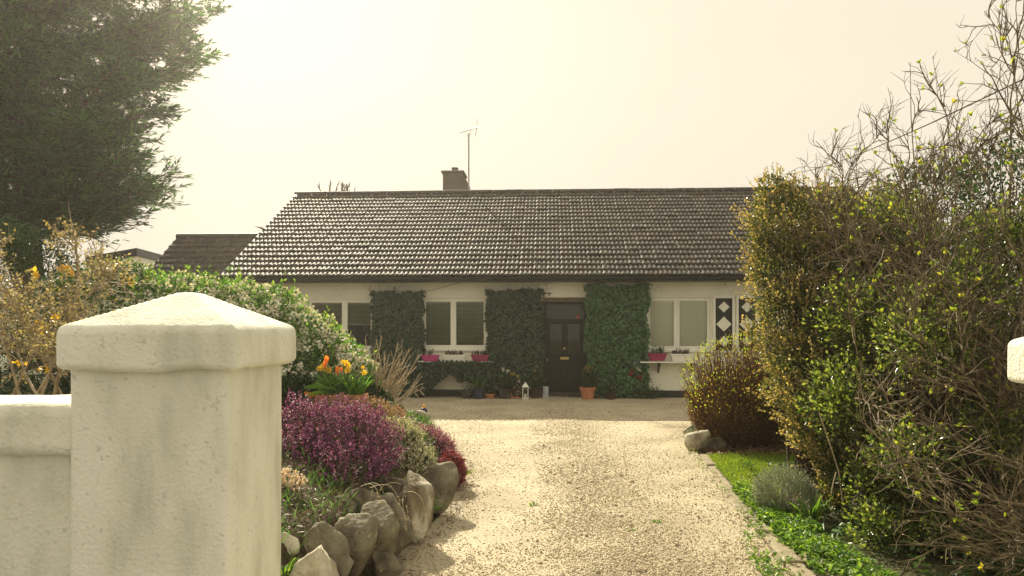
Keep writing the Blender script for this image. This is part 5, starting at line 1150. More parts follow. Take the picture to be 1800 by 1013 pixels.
def bloom(px, py, Yd, h, w, kind, base_c):
    c = P(px, py, Yd); lab = None
    m = MB(); b = base_c + [(c[0] - base_c[0]) * 0.6, 0, 0]; m.tube([b, (b + c) / 2 + [0.01, 0, 0.02], c - [0, 0, h / 2]], 0.004, 5); st = m.build('stem', MT['greenstem'], r_)
    m = MB()
    if kind == 'tulip':
        for ring, (ro, hh) in enumerate(((w * 0.5, h), (w * 0.42, h * 0.95))):
            for k in range(3):
                a0 = k * 2.094 + ring * 1.047; V = []; 
                for i, t in enumerate((0, 0.25, 0.6, 1.0)):
                    r = ro * math.sin(math.pi * (0.10 + 0.68 * t)); ha = (0.35, 0.62, 0.55, 0.05)[i]
                    for s in (-1, 0, 1): V.append((c[0] + r * math.cos(a0 + s * ha), c[1] + r * math.sin(a0 + s * ha), c[2] - h / 2 + hh * t))
                m.add(V, [(3*i+j, 3*i+j+1, 3*i+j+4, 3*i+j+3) for i in range(3) for j in range(2)])
        m.build('tulip', MT['orange'], r_)
    else:
        n = unit(np.array([0.1, -1, 0.35])); u = unit(np.cross(n, [0, 0, 1])); v = np.cross(n, u)
        for k in range(6):
            a = k * 1.047; d = u * math.cos(a) + v * math.sin(a); e = np.cross(n, d); m.add([c, c + d * w * .3 + e * w * .17, c + d * w * .55, c + d * w * .3 - e * w * .17], [(0, 1, 2), (0, 2, 3)])
        for k in range(8):
            a, b_ = k * .785, (k + 1) * .785; f = lambda a, r: c + (u * math.cos(a) + v * math.sin(a)) * w * r
            m.add([f(a, .12), f(b_, .12), f(b_, .2) + n * w * .35, f(a, .2) + n * w * .35], [(0, 1, 2, 3)])
        m.build('daffodil', MT['yellow'], r_)
for (px, py, k, h, w) in ((574, 632, 'tulip', 0.085, 0.05), (568, 646, 'daffodil', 0, 0.085), (578, 651, 'daffodil', 0, 0.07), (593, 651, 'tulip', 0.09, 0.045), (600, 650, 'tulip', 0.06, 0.03), (608, 638, 'daffodil', 0, 0.07), (612, 643, 'daffodil', 0, 0.065), (611, 651, 'daffodil', 0, 0.07), (640, 655, 'daffodil', 0, 0.065), (638, 646, 'daffodil', 0, 0.04), (571, 640, 'tulip', 0.07, 0.045), (561, 648, 'daffodil', 0, 0.06), (603, 636, 'daffodil', 0, 0.05), (547, 694, 'tulip', 0.05, 0.075), (538, 692, 'tulip', 0.045, 0.04)):
    bloom(px, py, Yt - 0.05 + RG.uniform(-.05, .05), h, w, k, cc)

# dry bleached twig shrub (old lavender)
c = P(664, 735, 7.7); r_ = empty('dry_twig_bush', c, 'bleached dry twig bush fanning out beside the tulips', 'dry shrub')
n = 64; a = RG.uniform(-0.75, 1.05, n); S = c + np.stack([RG.normal(-0.02, .05, n), RG.normal(0, .05, n), np.zeros(n)], 1)
Pn = grow(S, np.stack([np.sin(a * 0.75), RG.normal(0, .25, n), np.cos(a * 0.75)], 1), RG.uniform(0.35, 0.92, n), 7, 0.15, 0.14)
S1, D1, t, pi = side(Pn, 3, 0.4, 0.5); P1 = grow(S1, D1, RG.uniform(0.06, 0.2, len(S1)), 4, 0.1, 0.2)
V, F = join([tubes(Pn, taper(0.0095, 0.55, n, 7), 4), tubes(P1, taper(0.0045, 0.6, len(P1), 4), 3)]); part('branches', V, F, MT['deadtwig'], r_)
arch = np.array([P(x, y, 7.55) for x, y in ((690, 716), (703, 705), (715, 696), (728, 689), (738, 686), (741, 689))]); m = MB(); m.tube(arch, 0.006, 5); m.build('arching_twig', MT['deadtwig'], r_)
for k in (1, 2, 3, 4):
    for s in (-1, 1): m = MB(); e = arch[k] + [0.03, 0, s * 0.035 - 0.005]; m.tube([arch[k], e, e + [0.02, 0, -0.02]], [0.005, 0.007, 0.002], 5); m.build('seed_pod', MT['deadtwig'], r_)
c = P(705, 742, 7.9); r_ = empty('low_rock_plant', c, 'low tangled grey green plant with white specks under the dry twigs', 'plant')
cloud('foliage', P(685, 728, 7.9), (0.19, 0.2, 0.12), 1800, 0.035, 0.013, MT['heatherstem'], r_); cloud('green_leaves', P(700, 750, 7.8), (0.17, 0.18, 0.08), 900, 0.035, 0.018, MT['shrubleaf'], r_); cloud('blossom', P(685, 722, 7.8), (0.17, 0.1, 0.1), 60, 0.03, 0.022, MT['whiteflower'], r_)
c = P(560, 720, 7.2); r_ = empty('dark_low_shrub', c, 'dark low evergreen under the white blossom, behind the tulips', 'shrub')
shrub_body(r_, [(*P(520, 700, 7.2), 0.35, 0.3, 0.22), (*P(640, 705, 7.5), 0.28, 0.25, 0.14), (*P(450, 720, 7.0), 0.4, 0.4, 0.25)], 5500, 0.05, 0.02, MT['darkleaf'], 30, c - [0, 0, 0.2], seed=9)
# little solar light on a stake
c = P(745, 748, 10.3); c[2] = float(bed_h(c[0], 10.3)); tp = P(745, 716, 10.3); r_ = empty('garden_light', c, 'little dark globe garden light with yellow tip beyond the pale rock', 'garden light')
m = MB(); m.tube([c, (c[0], c[1], tp[2] - 0.08)], 0.012, 6); m.build('stake', MT['iron'], r_); MB().sphere((c[0], c[1], tp[2] - 0.06), 0.055, 14, 9).build('globe', MT['bluepot'], r_, smooth=True); MB().lathe((c[0], c[1], tp[2] - 0.004), [(0.018, 0), (0.022, 0.03), (0.008, 0.045)], 10).build('tip', MT['yellow'], r_)

# ================================================================== RIGHT SIDE
RG = np.random.default_rng(47); random.seed(47)
# kerb edging stones, irregular slabs set on edge
r_ = empty('garden_edging', (2.1, 6.5, 0), 'weathered concrete edging stones between gravel and lawn', 'edging')
ky = [8.9, 8.2, 7.55, 6.95, 6.4, 5.9, 5.45, 5.05, 4.7, 4.35, 4.0]
for i in range(len(ky) - 1):
    y1, y0 = ky[i] - 0.012, ky[i + 1] + 0.012; xa, xb = float(edgeR(y1)), float(edgeR(y0))
    V, F = rblock(-0.06, 0.06, 0, 1, -0.05, 0.034 + 0.012 * RG.normal(), 0.016, 10, 0.011, 9, i)
    V = np.array(V); yy = y0 + (y1 - y0) * V[:, 1]; V = np.stack([V[:, 0] + xb + (xa - xb) * V[:, 1] + 0.06 + 0.01 * RG.normal(), yy, V[:, 2]], 1)
    part('edging_stone', V, F, MT['concrete'], r_, smooth=True)
rock('flat_stone', (1405, 940, 1465, 985), 5.35, MT['concrete'], 'flat tan stone set in the green ground cover', 1.4, -0.1, seed=41, group=None, zmin=-0.02)
rock('flat_stone', (1395, 975, 1445, 1012), 4.85, MT['concrete'], 'lower flat tan stone nearest the front of the verge', 1.4, -0.1, seed=42, group=None, zmin=-0.02)

# lawn
def inside(poly, x, y):
    c = np.zeros(len(x), bool); n = len(poly)
    for i in range(n):
        x0, y0 = poly[i]; x1, y1 = poly[(i+1) % n]
        cond = ((y0 > y) != (y1 > y)) & (x < (x1 - x0) * (y - y0) / (y1 - y0 + 1e-12) + x0); c ^= cond
    return c
lawn = [(2.42, 8.9), (2.30, 7.8), (2.2, 6.9), (2.18, 6.2), (2.6, 6.1), (3.2, 6.6), (3.9, 7.6), (4.6, 8.6), (3.9, 9.0)]
sheet('lawn', lawn, 0.010, surf('lawn_turf', [(0.3, (0.07, 0.11, 0.02)), (0.7, (0.13, 0.17, 0.035))], scale=8, rough=0.9, bump=0.8))
n = 60000; x = RG.uniform(2.1, 4.6, n); y = RG.uniform(6.0, 9.0, n); k = inside(lawn, x, y); x, y = x[k], y[k]; n = len(x)
C = np.stack([x, y, np.full(n, 0.008)], 1); D = np.stack([RG.normal(0, .5, n), RG.normal(0, .5, n), np.ones(n)], 1); hgt = 0.045 * RG.uniform(0.5, 1.3, n) * (1 + 0.4 * lump(C, 5))
V, F = leaf_arrays(C, D, rdir(n), hgt, 0.007, 0.2); part('grass', V, F, MT['grass'], None, kind='stuff', label='short bright lawn grass beside the edging')
n = 260; k = inside(lawn, x, y) & (y < 7.6); ii = RG.choice(np.nonzero(k)[0], n); C = C[ii] + [0, 0, 0.04]
V, F = leaf_arrays(np.repeat(C, 3, 0), rdir(n * 3) * [1, 1, .3], np.tile([0, 0, 1.0], (n * 3, 1)), 0.014, 0.012); part('daisies', V, F, MT['whiteflower'], None, kind='stuff', label='tiny white daisies scattered in the lawn')

# ground cover leaves along the verge
def gcover(polyfn, n, label, y0, y1, mat, L=0.05, W=0.024):
    y = RG.uniform(y0, y1, n); a, b = polyfn(y); x = a + (b - a) * RG.random(n)
    m_ = lump(np.stack([x, y, x * 0], 1), 5.0, 3.0) + 0.35 > RG.random(n) * 0.9; x, y = x[m_], y[m_]; n = len(x)
    k = 5; C = np.repeat(np.stack([x, y, np.full(n, 0.01)], 1), k, 0) + RG.normal(0, 0.018, (n * k, 3)) * [1, 1, 0]; hh = RG.uniform(0.01, 0.08, n * k); C[:, 2] += hh
    V, F = leaf_arrays(C, RG.normal(size=C.shape) * [1, 1, .25] + [0, 0, 0.45], RG.normal(size=C.shape) * 0.35 + [0, 0, 1], L * RG.uniform(0.5, 1.2, len(C)), W, 0.2)
    part('ground_cover', V, F, mat, None, kind='stuff', label=label)
gcover(lambda y: (edgeR(y) + 0.10, edgeR(y) + np.interp(y, [3.9, 4.6, 5.4, 6.4, 6.9], [0.60, 0.55, 0.45, 0.34, 0.15])), 3600, 'glossy bright green ground cover between edging and hedge', 3.9, 6.9, MT['brightleaf'])
gcover(lambda y: (edgeR(y) - np.interp(y, [3.9, 4.8, 5.6, 6.2], [0.22, 0.22, 0.12, 0.06]), edgeR(y) + 0.03), 520, 'green weeds creeping over the edging onto the gravel', 4.0, 6.1, MT['brightleaf'], 0.04, 0.02)
gcover(lambda y: (edgeR(y) - 0.10, edgeR(y) - 0.02), 60, 'small weeds at the far end of the gravel edge', 6.6, 9.6, MT['grass'], 0.035, 0.014)
gcover(lambda y: (y * 0 + 2.6, y * 0 + 5.4), 5200, 'green weeds growing in the shade under the hedge', 4.2, 8.0, MT['thicketleaf'], 0.07, 0.03)
# fallen leaves
n = 2600; x = RG.uniform(2.45, 4.6, n); y = RG.uniform(8.8, 10.2, n); C = np.stack([x, y, 0.012 + 0.03 * RG.random(n)], 1)
V, F = leaf_arrays(C, RG.normal(size=(n, 3)) * [1, 1, .25], RG.normal(size=(n, 3)) * .4 + [0, 0, 1], 0.055 * RG.uniform(.5, 1.2, n), 0.03); part('leaf_litter', V, F, MT['deadleaf'], None, kind='stuff', label='brown fallen leaves under the russet round bush')
n = 1500; x = RG.uniform(-1.0, 2.9, n); y = 3.8 + 8 * RG.random(n); e = edgeL(y); x = np.where(RG.random(n) < .75, e + 0.02 + np.abs(RG.normal(0, .10, n)), edgeR(y) - np.abs(RG.normal(0, .12, n))); C = np.stack([x, y, 0.02 + 0.01 * RG.random(n)], 1)
V, F = leaf_arrays(C, RG.normal(size=(n, 3)) * [1, 1, .2], RG.normal(size=(n, 3)) * .4 + [0, 0, 1], 0.03 * RG.uniform(.4, 1.2, n), 0.012); part('edge_litter', V, F, MT['deadleaf'], None, kind='stuff', label='crumbs of dry leaf along the gravel edges')

for (xx, yy, lab) in ((1108, 938, 'tiny green weed growing in the middle of the gravel drive'), (938, 892, 'small weed sprig in the gravel left of centre'), (1155, 922, 'little green weed in the right wheel track of the drive')):
    tuft(G(xx, yy) + [0, 0, .02], .02, 14, .05, .012, MT['brightleaf'], lab, name='weed', spread=1.6)
# silver santolina bush, iris-like blades, terracotta shard
c = np.array([2.62, 6.2, 0.0]); c = P(1376, 905, 6.1) ; c[2] = 0.0; r_ = empty('silver_bush', c, 'rounded silver green bush on the lawn in front of the hedge', 'shrub')
bl = [(c[0], c[1], 0.20, 0.20, 0.2, 0.17), (c[0] + 0.07, c[1] - .05, 0.15, 0.15, 0.15, 0.14), (c[0] - 0.07, c[1], 0.16, 0.13, 0.15, 0.13)]
Q, N = blob_points(bl, 1900, 0.3, 0.16, 8, 2); n = len(Q); Pn = grow(Q, N + [0, 0, .8], RG.uniform(.03, .11, n), 3, .2, .2); V, F = tubes(Pn, taper(0.002, .5, n, 3), 3); part('stems', V, F, MT['silver'], r_)
S, D, t, pi = side(Pn, 7, 0, .8); leaves('foliage', S, D, rdir(len(S)), 0.014, 0.005, MT['silver'], r_)
k = 120; T = Q[:k]; t = np.linspace(0, 1, 4)[None, :, None]; V, F = tubes((c + RG.normal(0, .02, (k, 3)) * [1, 1, 0])[:, None] * (1 - t) + T[:, None] * t, taper(0.004, .4, k, 4), 3); part('woody_stems', V, F, MT['deadtwig'], r_)
tuft(np.array([*P(1425, 930, 5.75)[:2], 0.0]), 0.05, 26, 0.30, 0.022, MT['brightleaf'], 'upright green blades beside the silver bush', name='strap_leaf_plant', spread=.45, droop=.4)
tuft(np.array([*P(1400, 915, 5.9)[:2], 0.0]), 0.07, 40, 0.20, 0.012, MT['shrubleaf'], 'finer green blades at the foot of the silver bush', name='grass_tuft', spread=.9)
tuft(np.array([*P(1450, 945, 5.5)[:2], 0.0]), 0.08, 34, 0.28, 0.02, MT['shrubleaf'], 'arching dark green blades near the hedge foot', name='strap_leaf_plant', spread=1.3, droop=1.0)
m = MB(); q = P(1425, 872, 6.2); m.prism([q + [-.03, 0, -.06], q + [.05, 0, -.05], q + [.02, 0, .01], q + [-.005, 0, .07]], (0, 0, 0), (0.01, 0.012, 0)); m.tube([(q[0], q[1] + .02, 0), (q[0], q[1] + .02, q[2])], 0.006, 5); m.build('orange_marker', MT['terracotta'], None, loc=(q[0], q[1], 0), label='small orange triangular piece beside the silver bush', cat='garden marker')

# russet round bush
c = np.array([3.15, 9.9, 0.0]); r_ = empty('russet_bush', c, 'round clipped russet bush with yellow green tips near the house', 'shrub')
blr = [(3.18, 9.9, 0.78, 0.80, 0.8, 0.76), (2.95, 9.6, 0.55, 0.60, 0.6, 0.55), (3.75, 10.0, 0.75, 0.7, 0.7, 0.78)]
n = 2600; T, N = blob_points(blr, n, 0.5, 0.06, 4, 8); bs = c + np.stack([(T[:, 0] - c[0]) * .55 + RG.normal(0, .06, n), (T[:, 1] - c[1]) * .5 + RG.normal(0, .06, n), np.zeros(n)], 1)
t = np.linspace(0, 1, 6)[None, :, None]; Pn = bs[:, None] * (1 - t) + T[:, None] * t; Pn[:, 1:] += RG.normal(0, .016, (n, 5, 3)); Pn[..., 2] = np.maximum(Pn[..., 2], 0.0)
S1, D1, tt, pi = side(Pn, 2, .3, .4); P1 = grow(S1, D1, RG.uniform(.1, .25, len(S1)), 4, .5, .12)
V, F = join([tubes(Pn, taper(.0055, .35, n, 6), 3), tubes(P1, taper(.003, .5, len(P1), 4), 3)]); part('branches', V, F, MT['redtwig'], r_)
MT['russetleaf'] = leafmat('russet_young_leaf', [(0.12, 0.055, 0.025), (0.19, 0.10, 0.035), (0.27, 0.165, 0.045), (0.33, 0.25, 0.06)], trans=.4, tcol=1.1)
for nm, PP, ne in (('leaves', Pn, 5), ('buds', P1, 4)):
    S, D, tt, pi = side(PP, ne, .35, .8); k = RG.random(len(S)) < np.clip(tt, .25, 1); leaves(nm, S[k], D[k] + [0, 0, .3], rdir(k.sum()), .028 * RG.uniform(.5, 1.2, k.sum()), .014, MT['russetleaf'], r_)
Q, N = blob_points(blr, 2800, .12, .06, 4, 8); kk = N[:, 2] > -.1; leaves('tips', Q[kk], N[kk] + [0, 0, .6], rdir(kk.sum()), .03, .016, MT['limeleaf'], r_)

# golden small-leaved evergreen hedge shrub
def fol(r_, blobs, n, L, W, mat, seed, shell=.35, lumps=.2, ls=4, name='foliage'):
    Q, N = blob_points(blobs, n, shell, lumps, ls, seed); D = unit(N + RG.normal(size=Q.shape) * .6 + [0, 0, .5]); leaves(name, Q, D, unit(N * .5 + RG.normal(size=Q.shape) * .5 + [0, 0, .5]), L * RG.uniform(.5, 1.2, len(Q)), W, mat, r_); return Q, N
c = np.array([3.0, 6.6, 0.0]); r_ = empty('golden_shrub', c, 'tall golden small-leaved evergreen shrub overhanging the lawn', 'shrub')
gb = [(*P(1385, 400, 7.1), .38, .4, .36), (*P(1396, 480, 7.0), .40, .4, .45), (*P(1412, 570, 6.8), .46, .45, .45), (*P(1430, 660, 6.5), .42, .45, .42), (*P(1465, 740, 6.2), .38, .4, .38), (*P(1500, 620, 6.9), .6, .5, .7), (*P(1490, 470, 7.2), .55, .5, .6), (*P(1505, 830, 6.0), .30, .35, .42), (*P(1360, 350, 7.1), .16, .2, .22), (*P(1356, 440, 7.1), .18, .25, .25), (*P(1560, 430, 7.4), .4, .5, .5), (*P(1450, 385, 7.4), .35, .4, .3)]
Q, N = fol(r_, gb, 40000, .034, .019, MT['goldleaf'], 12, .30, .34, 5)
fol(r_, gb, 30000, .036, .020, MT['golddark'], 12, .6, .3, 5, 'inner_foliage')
s = (RG.random(len(Q)) < .055 * (1 + 1.5 * lump(Q, 5))); n = s.sum(); Pn = grow(Q[s], N[s] + [0, 0, .7], RG.uniform(.06, .24, n), 4, .4, .2); S, D, tt, pi = side(Pn, 12, .1, .8); leaves('shoots', S, D, rdir(len(S)), .03 * RG.uniform(.6, 1.2, len(S)), .018, leafmat('golden_tip_leaf', [(0.16, 0.16, 0.05), (0.32, 0.27, 0.10), (0.45, 0.37, 0.20), (0.50, 0.36, 0.20)], trans=.5, rough=.2, spec=.9, tcol=1.2), r_)
V, F = tubes(Pn, taper(.0028, .5, n, 4), 3); part('shoot_stems', V, F, MT['tantwig'], r_)
T, _ = blob_points(gb, 260, .7, .1, 4, 12); n = len(T); bs = c + RG.normal(0, .16, (n, 3)) * [1, 1, 0]; t = np.linspace(0, 1, 8)[None, :, None]; Pn = bs[:, None] * (1 - t) + T[:, None] * t; Pn[:, 1:-1] += RG.normal(0, .045, (n, 6, 3)); V, F = tubes(Pn, taper(.016, .2, n, 8), 4); part('branches', V, F, MT['bark'], r_)
Pn = np.array([[P(1440, 725, 5.6), P(1462, 790, 5.55), P(1475, 830, 5.6), P(1482, 890, 5.6)], [P(1470, 830, 5.5), P(1466, 845, 5.5), P(1462, 862, 5.5), P(1462, 868, 5.5)]]); V, F = tubes(Pn, np.full((2, 4), .006), 4); part('pale_twigs', V, F, MT['deadtwig'], r_)

# dark evergreen hedge behind the tangle
c = np.array([4.6, 8.2, 0.0]); r_ = empty('dark_hedge', c, 'dense dark green hedge filling the space behind the bare tangle', 'hedge')
db = [(*P(1560, 560, 8.0), .8, .6, .8), (*P(1680, 600, 8.0), .9, .6, .8), (*P(1800, 560, 8.0), .9, .6, 1.0), (*P(1560, 700, 7.6), .7, .6, .6), (*P(1650, 770, 7.8), .7, .5, .4), (*P(1800, 720, 7.8), .9, .6, .5), (*P(1920, 640, 8.0), .9, .6, 1.3), (*P(1520, 840, 7.4), .4, .4, .45), (*P(1480, 540, 8.2), .5, .5, .8), (*P(1760, 460, 8.2), .5, .5, .4), (*P(1600, 640, 6.6), .5, .4, .45), (*P(1700, 700, 6.4), .45, .4, .35), (*P(1560, 820, 6.4), .35, .35, .35), (*P(1680, 560, 6.8), .5, .4, .4), (*P(1780, 800, 6.2), .4, .35, .3), (*P(1650, 360, 8.0), .7, .5, .5), (*P(1780, 340, 8.0), .8, .5, .6)]
Q, N = fol(r_, db, 36000, .06, .03, MT['darkleaf'], 22, .5, .25, 3.5)
s = RG.random(len(Q)) < .16; leaves('glossy_leaves', Q[s] + N[s] * .05, N[s] + RG.normal(size=(s.sum(), 3)), rdir(s.sum()), .05, .028, MT['shrubleaf'], r_)
T, _ = blob_points(db, 300, .8, .1, 4, 12); n = len(T); bs = np.stack([T[:, 0] * .8 + .6 + RG.normal(0, .2, n), 8.0 + RG.normal(0, .2, n), np.zeros(n)], 1); t = np.linspace(0, 1, 8)[None, :, None]; Pn = bs[:, None] * (1 - t) + T[:, None] * t; Pn[:, 1:-1] += RG.normal(0, .06, (n, 6, 3)); V, F = tubes(Pn, taper(.018, .25, n, 8), 4); part('branches', V, F, MT['bark'], r_)

c = np.array([2.9, 5.6, 0.0]); r_ = empty('leafy_thicket', c, 'dark leafy thicket woven through the bare branches', 'shrub')
MT['thicket'] = leafmat('olive_thicket_leaf', [(0.02, 0.035, 0.014), (0.05, 0.08, 0.022), (0.11, 0.16, 0.04), (0.22, 0.26, 0.07)], trans=0.5, rough=0.28, spec=0.7)
tb = [(*P(1530, 560, 5.9), .42, .4, .40), (*P(1480, 700, 5.7), .30, .35, .35), (*P(1590, 700, 5.8), .40, .4, .38), (*P(1550, 850, 5.4), .28, .3, .28), (*P(1680, 600, 6.0), .42, .4, .38), (*P(1640, 470, 6.4), .45, .45, .42), (*P(1560, 400, 6.6), .35, .4, .35), (*P(1720, 830, 5.3), .30, .3, .22), (*P(1770, 690, 6.0), .36, .4, .3), (*P(1640, 930, 5.0), .3, .3, .16), (*P(1620, 600, 5.0), .32, .3, .3), (*P(1700, 520, 5.2), .34, .3, .3), (*P(1750, 760, 4.9), .3, .3, .24), (*P(1600, 800, 4.9), .26, .3, .24), (*P(1540, 930, 5.1), .2, .2, .2), (*P(1780, 420, 5.4), .36, .3, .3)]
fol(r_, tb, 40000, .042, .022, MT['thicket'], 31, .85, .45, 4)
T, _ = blob_points(tb, 160, .8, .1, 4, 12); n = len(T); bs = c + RG.normal(0, .2, (n, 3)) * [1, 1, 0] + [.5, 0, 0]; t = np.linspace(0, 1, 8)[None, :, None]; Pn = bs[:, None] * (1 - t) + T[:, None] * t; Pn[:, 1:-1] += RG.normal(0, .05, (n, 6, 3)); V, F = tubes(Pn, taper(.012, .25, n, 8), 4); part('branches', V, F, MT['bark'], r_)

# bare tangled deciduous shrubs
def pxy(E): return CX + E[:, 0] / E[:, 1] * FPX, HY - (E[:, 2] - EYE) / E[:, 1] * FPX
TOPX = [1200, 1310, 1380, 1440, 1480, 1530, 1570, 1620, 1680, 1740, 1800, 2100]; TOPY = [700, 330, 275, 215, 230, 150, 95, 105, 40, -40, -140, -500]
def keep2(Pn):
    E = Pn[:, -1]; x, y = pxy(E); return (E[:, 1] > 3.1) & (y > np.interp(x, TOPX, TOPY)) & (x > np.interp(y, [200, 400, 600, 700, 800, 900, 1013], [1420, 1345, 1470, 1490, 1500, 1520, 1540]) + RG.normal(0, 22, len(x)))
def tangle(base, label, tips, r0, seed, n2=10, mat=None, trunks=None):
    r_ = empty('bare_shrub', base, label, 'shrub')
    S = []; D = []; Ln = []
    for t in tips:
        s = base + RG.normal(0, .10, 3) * [1, 1, 0]; S.append(s); D.append(t - s); Ln.append(np.linalg.norm(t - s) * 1.02)
    t_ = np.linspace(0, 1, 12)[None, :, None]; S = np.array(S); T_ = np.array(tips); N_ = len(S); MP = S[:, None] * (1 - t_) + T_[:, None] * t_
    MP = MP + np.sin(t_ * math.pi) * RG.normal(0, .16, (N_, 1, 3)) + np.sin(t_ * 2 * math.pi) * RG.normal(0, .07, (N_, 1, 3)); MP[:, 1:-1] += RG.normal(0, .018, (N_, 10, 3))
    sets = woody(r_, S, np.array(D) + [0, 0, .0], Ln, r0, [(n2 + 1, .85, .65, .007, 8, .25, .28), (6, .42, .7, .0045, 6, .2, .32), (2, .20, .7, .0028, 4, .2, .3)], mat or MT['twig'], .17, .05, 12, keep2, MP)
    if trunks: V, F = join([tubes(np.array([tk]), np.array([np.linspace(rr, rr * .45, len(tk))]), 8) for tk, rr in trunks]); part('trunk', V, F, MT['bark'], r_, smooth=True)
    S, D, t, pi = side(sets[2], 1, .5, .9); k = RG.random(len(S)) < .26; S = S[k]; D = D[k]
    k2 = 6; C = np.repeat(S, k2, 0); leaves('leaves', C, np.repeat(D, k2, 0) + RG.normal(size=C.shape) * .7 + [0, 0, .5], rdir(len(C)), .034 * RG.uniform(.5, 1.3, len(C)), .018, MT['limeleaf'], r_)
    S, D, t, pi = side(sets[3], 1, .6, .9); k = RG.random(len(S)) < .16; leaves('bud_leaves', S[k], D[k], rdir(k.sum()), .018, .01, MT['bud'], r_)
    return sets
B1 = np.array([*P(1745, 960, 5.3)[:2], 0.0]); B2_ = np.array([*P(1590, 980, 5.6)[:2], 0.0]); B3 = np.array([4.35, 4.6, 0.0]); B4 = np.array([3.35, 6.2, 0.0])
tangle(B1, 'bare tangled shrub with dark forked trunks and lime green shoots', [P(1730, 20, 5.2), P(1790, -60, 5.6), P(1600, 110, 5.5), P(1480, 270, 5.8), P(1660, 300, 5.0), P(1560, 420, 4.8), P(1850, 200, 4.9), P(1600, 620, 4.5), P(1900, 480, 4.8), P(1680, 480, 6.2), P(1800, 330, 6.0), P(1700, 200, 5.6), P(1640, 380, 5.4), P(1750, 420, 5.0)], .016, 1, 12, None, [([B1, P(1742, 880, 5.2), P(1746, 800, 5.15), P(1776, 735, 5.2), P(1800, 640, 5.3), P(1812, 520, 5.4)], .045), ([B1 + [-.02, 0, .25], P(1716, 830, 5.1), P(1690, 760, 5.1), P(1672, 680, 5.2), P(1640, 590, 5.3)], .032), ([B1 + [-.35, .1, 0], P(1640, 880, 5.2), P(1626, 790, 5.2), P(1622, 680, 5.2), P(1600, 560, 5.4)], .03)])
tangle(B2_, 'bare thicket shrub rising between the golden shrub and the forked trunks', [P(1450, 300, 6.4), P(1530, 230, 6.2), P(1620, 330, 6.0), P(1410, 330, 6.6), P(1560, 450, 5.2), P(1660, 180, 6.0), P(1500, 560, 5.2), P(1700, 600, 5.2), P(1600, 760, 4.9), P(1540, 380, 6.6), P(1480, 290, 6.6), P(1590, 280, 6.2), P(1640, 260, 6.4), P(1510, 330, 6.8)], .014, 2, 12)
tangle(B3, 'leaning bare shrub at the edge of view behind the half hidden pillar', [P(1500, 700, 4.3), P(1560, 560, 4.5), P(1620, 820, 3.9), P(1600, 400, 4.8), P(1700, 250, 4.6), P(1780, 100, 4.8), P(1850, 500, 4.2), P(1680, 900, 3.8), P(1640, 960, 3.9), P(1900, 300, 4.5)], .018, 3, 12)
tangle(B4, 'low brown thicket at the foot of the golden shrub', [P(1480, 700, 5.8), P(1520, 620, 5.9), P(1560, 700, 5.6), P(1500, 850, 5.3), P(1600, 800, 5.2), P(1450, 560, 6.3)], .018, 4, 9, MT['bark'])

# overhead cable to the house
m = MB(); A = P(1330, 306, 21.0); Bq = P(1640, 215, 9.0)
pts = [A * (1 - t) + Bq * t - np.array([0, 0, .25 * math.sin(math.pi * t)]) for t in np.linspace(0, 1, 20)]; pts.append(P(1840, 120, 7.5)); m.tube(pts, .010, 5); m.build('overhead_cable', MT['iron'], None, loc=pts[0], label='thin overhead cable running from the roof into the bare shrubs', cat='cable')

# twiggy tops peeping over the ridge
for (xx, lab) in ((578, 'bare twig top peeping over the left of the ridge'), (601, 'slender upright twig top over the ridge'), (617, 'short thin twig top over the ridge nearest the chimney')):
    Yb = 25.5; c = P(xx, 400, Yb); c[2] = 0; r_ = empty('bare_sapling', c, lab, 'sapling', None); top = P(xx, 332, Yb)
    n = 5; S = np.tile(top - [0, 0, .8], (n, 1)); Pn = grow(S, np.stack([RG.normal(0, .22, n), RG.normal(0, .2, n), np.ones(n)], 1), RG.uniform(.75, 1.05, n), 5, .1, .12); S1, D1, tt, pi = side(Pn, 4, .4, .5); P1 = grow(S1, D1, .22, 3, .3, .2)
    V, F = join([tubes(Pn, taper(.03, .4, n, 5), 4), tubes(P1, taper(.016, .4, len(P1), 3), 3), tubes(np.array([[c, (c + top) / 2, top - [0, 0, .78]]]), np.array([[.06, .05, .04]]), 6)]); part('branches', V, F, MT['bark'], r_)
    leaves('leaves', S1, D1, rdir(len(S1)), .12, .04, MT['shrubleaf'], r_)
c = P(452, 560, 19.0); c[2] = 0; r_ = empty('bare_sapling', c, 'small dark frond sticking out beside the left roof slope', 'sapling')
tp = P(470, 404, 20.5); m = MB(); m.tube([(tp[0], tp[1], 0), tp], .03, 5); m.tube([tp, P(459, 401, 20.2), P(448, 398, 20)], [.03, .025, .004], 5); m.build('branches', MT['bark'], r_)

# ------------------------------------------------------------------ big cypress
RG = np.random.default_rng(48); random.seed(48)
CYX, CYY = P(48, 400, 28.0)[:2]; base = np.array([CYX, CYY, 0.0]); r_ = empty('cypress_tree', base, 'huge spreading dark cypress tree at the side of the garden', 'tree')
tr = np.array([[base, base + [0.1, 0, 3.5], base + [-.1, 0, 7], base + [.2, 0, 11], base + [0, 0, 15], base + [.1, 0, 19]], [base + [.2, 0, 2.5], base + [-.9, .3, 5.0], base + [-1.6, .3, 8], base + [-2.2, .2, 11], base + [-2.4, 0, 14], base + [-2.5, 0, 16]]])
V, F = tubes(tr, np.array([[.62, .5, .42, .32, .2, .06], [.4, .34, .28, .22, .14, .05]]), 12); part('trunk', V, F, MT['bark'], r_, smooth=True)
def crad(z): return np.interp(z, [5.2, 6.0, 6.8, 7.8, 9.2, 10.5, 12.0, 13.5, 15.0, 17.5, 19.5, 21], [2.0, 3.4, 4.9, 5.0, 6.0, 6.4, 6.9, 6.8, 6.3, 5.2, 3.4, 1.0])
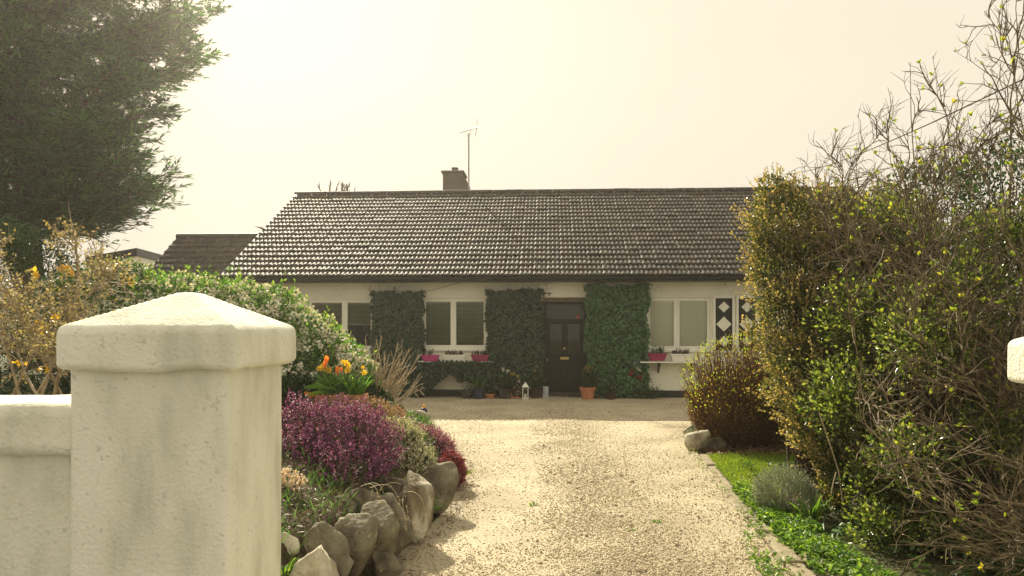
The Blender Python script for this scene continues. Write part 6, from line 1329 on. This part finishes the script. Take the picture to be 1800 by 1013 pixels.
NL = 125; z = RG.uniform(5.6, 20.6, NL); az = RG.uniform(0, 2 * math.pi, NL); rad = crad(z) * RG.uniform(.62, 1.04, NL); el = 0.28
S = base + np.stack([np.zeros(NL), np.zeros(NL), z - rad * el * .8], 1); S[:, 2] = np.maximum(S[:, 2], 3.8)
T = base + np.stack([np.cos(az) * rad, np.sin(az) * rad, z], 1); t = np.linspace(0, 1, 8)[None, :, None]
Lm = S[:, None] * (1 - t) + T[:, None] * t; Lm[:, :, 2] -= (np.sin(t[..., 0] * math.pi) * .09 * rad[:, None]) ; Lm[:, 1:-1] += RG.normal(0, .10, (NL, 6, 3))
V, F = tubes(Lm, taper(.11, .15, NL, 8), 5); part('limbs', V, F, MT['bark'], r_)
S1, D1, tt, pi = side(Lm, 30, .34, .75); L1 = RG.uniform(.7, 1.7, len(S1)); B1_ = grow(S1, D1 * [1, 1, .30] + [0, 0, .12], L1, 5, .1, .16)
S2, D2, t2, pi2 = side(B1_, 7, .25, .75); B2x = grow(S2, D2 * [1, 1, .45] + [0, 0, .12], RG.uniform(.3, .75, len(S2)), 4, .15, .18)
V, F = tubes(B1_, taper(.022, .3, len(B1_), 5), 3); part('boughs', V, F, MT['bark'], r_)
allb = B2x; S3, D3, t3, p3 = side(allb, 7, .0, .5); k = RG.random(len(S3)) < .92; S3, D3 = S3[k], D3[k]
leaves('crown', S3, D3 * [1, 1, .6], rdir(len(S3)) * .5 + [0, 0, 1], RG.uniform(.17, .42, len(S3)), .085, MT['cypress'], r_, fold=.25)

fb = [(base[0] + a_, base[1] + b_, z_, r1, r1, 1.5) for (a_, b_, z_, r1) in ((0, -1, 7.2, 2.0), (.6, -1.2, 9.5, 2.4), (-1, -1.2, 9.8, 2.4), (.6, -1.2, 12.2, 2.5), (-1.2, -1.2, 12.6, 2.5), (.5, -1.2, 14.8, 2.2), (-1, -1, 15.2, 2.2), (0, -.5, 17.5, 1.6), (2.6, -.5, 8.6, 1.1), (3.0, -.5, 11.8, 1.3))]
Q, N = blob_points(fb, 30000, .6, .6, 4, 77); leaves('inner_foliage', Q, N * [1, 1, .4] + RG.normal(size=Q.shape) * [.5, .5, .25] + [0, 0, .1], rdir(len(Q)) * .5 + [0, 0, 1], .33 * RG.uniform(.5, 1.2, len(Q)), .08, MT['cypress'], r_)

# ------------------------------------------------------------------ haze
RG = np.random.default_rng(49); random.seed(49)
m, n_, o = nodemat('glare_veil'); v = n_.nodes.new('ShaderNodeVolumePrincipled'); v.inputs['Color'].default_value = (0.97, 0.91, 0.81, 1); v.inputs['Density'].default_value = VEIL
v.inputs['Anisotropy'].default_value = 0.66; n_.links.new(v.outputs[0], o.inputs['Volume'])  # scattering volume added to stand in for lens glare towards the sun
m_ = MB(); m_.box(-60, 60, -12, 62, -1.0, 24.0); m_.build('veil', m, None, kind='stuff', label='thin bright haze added over the garden to stand in for lens glare')
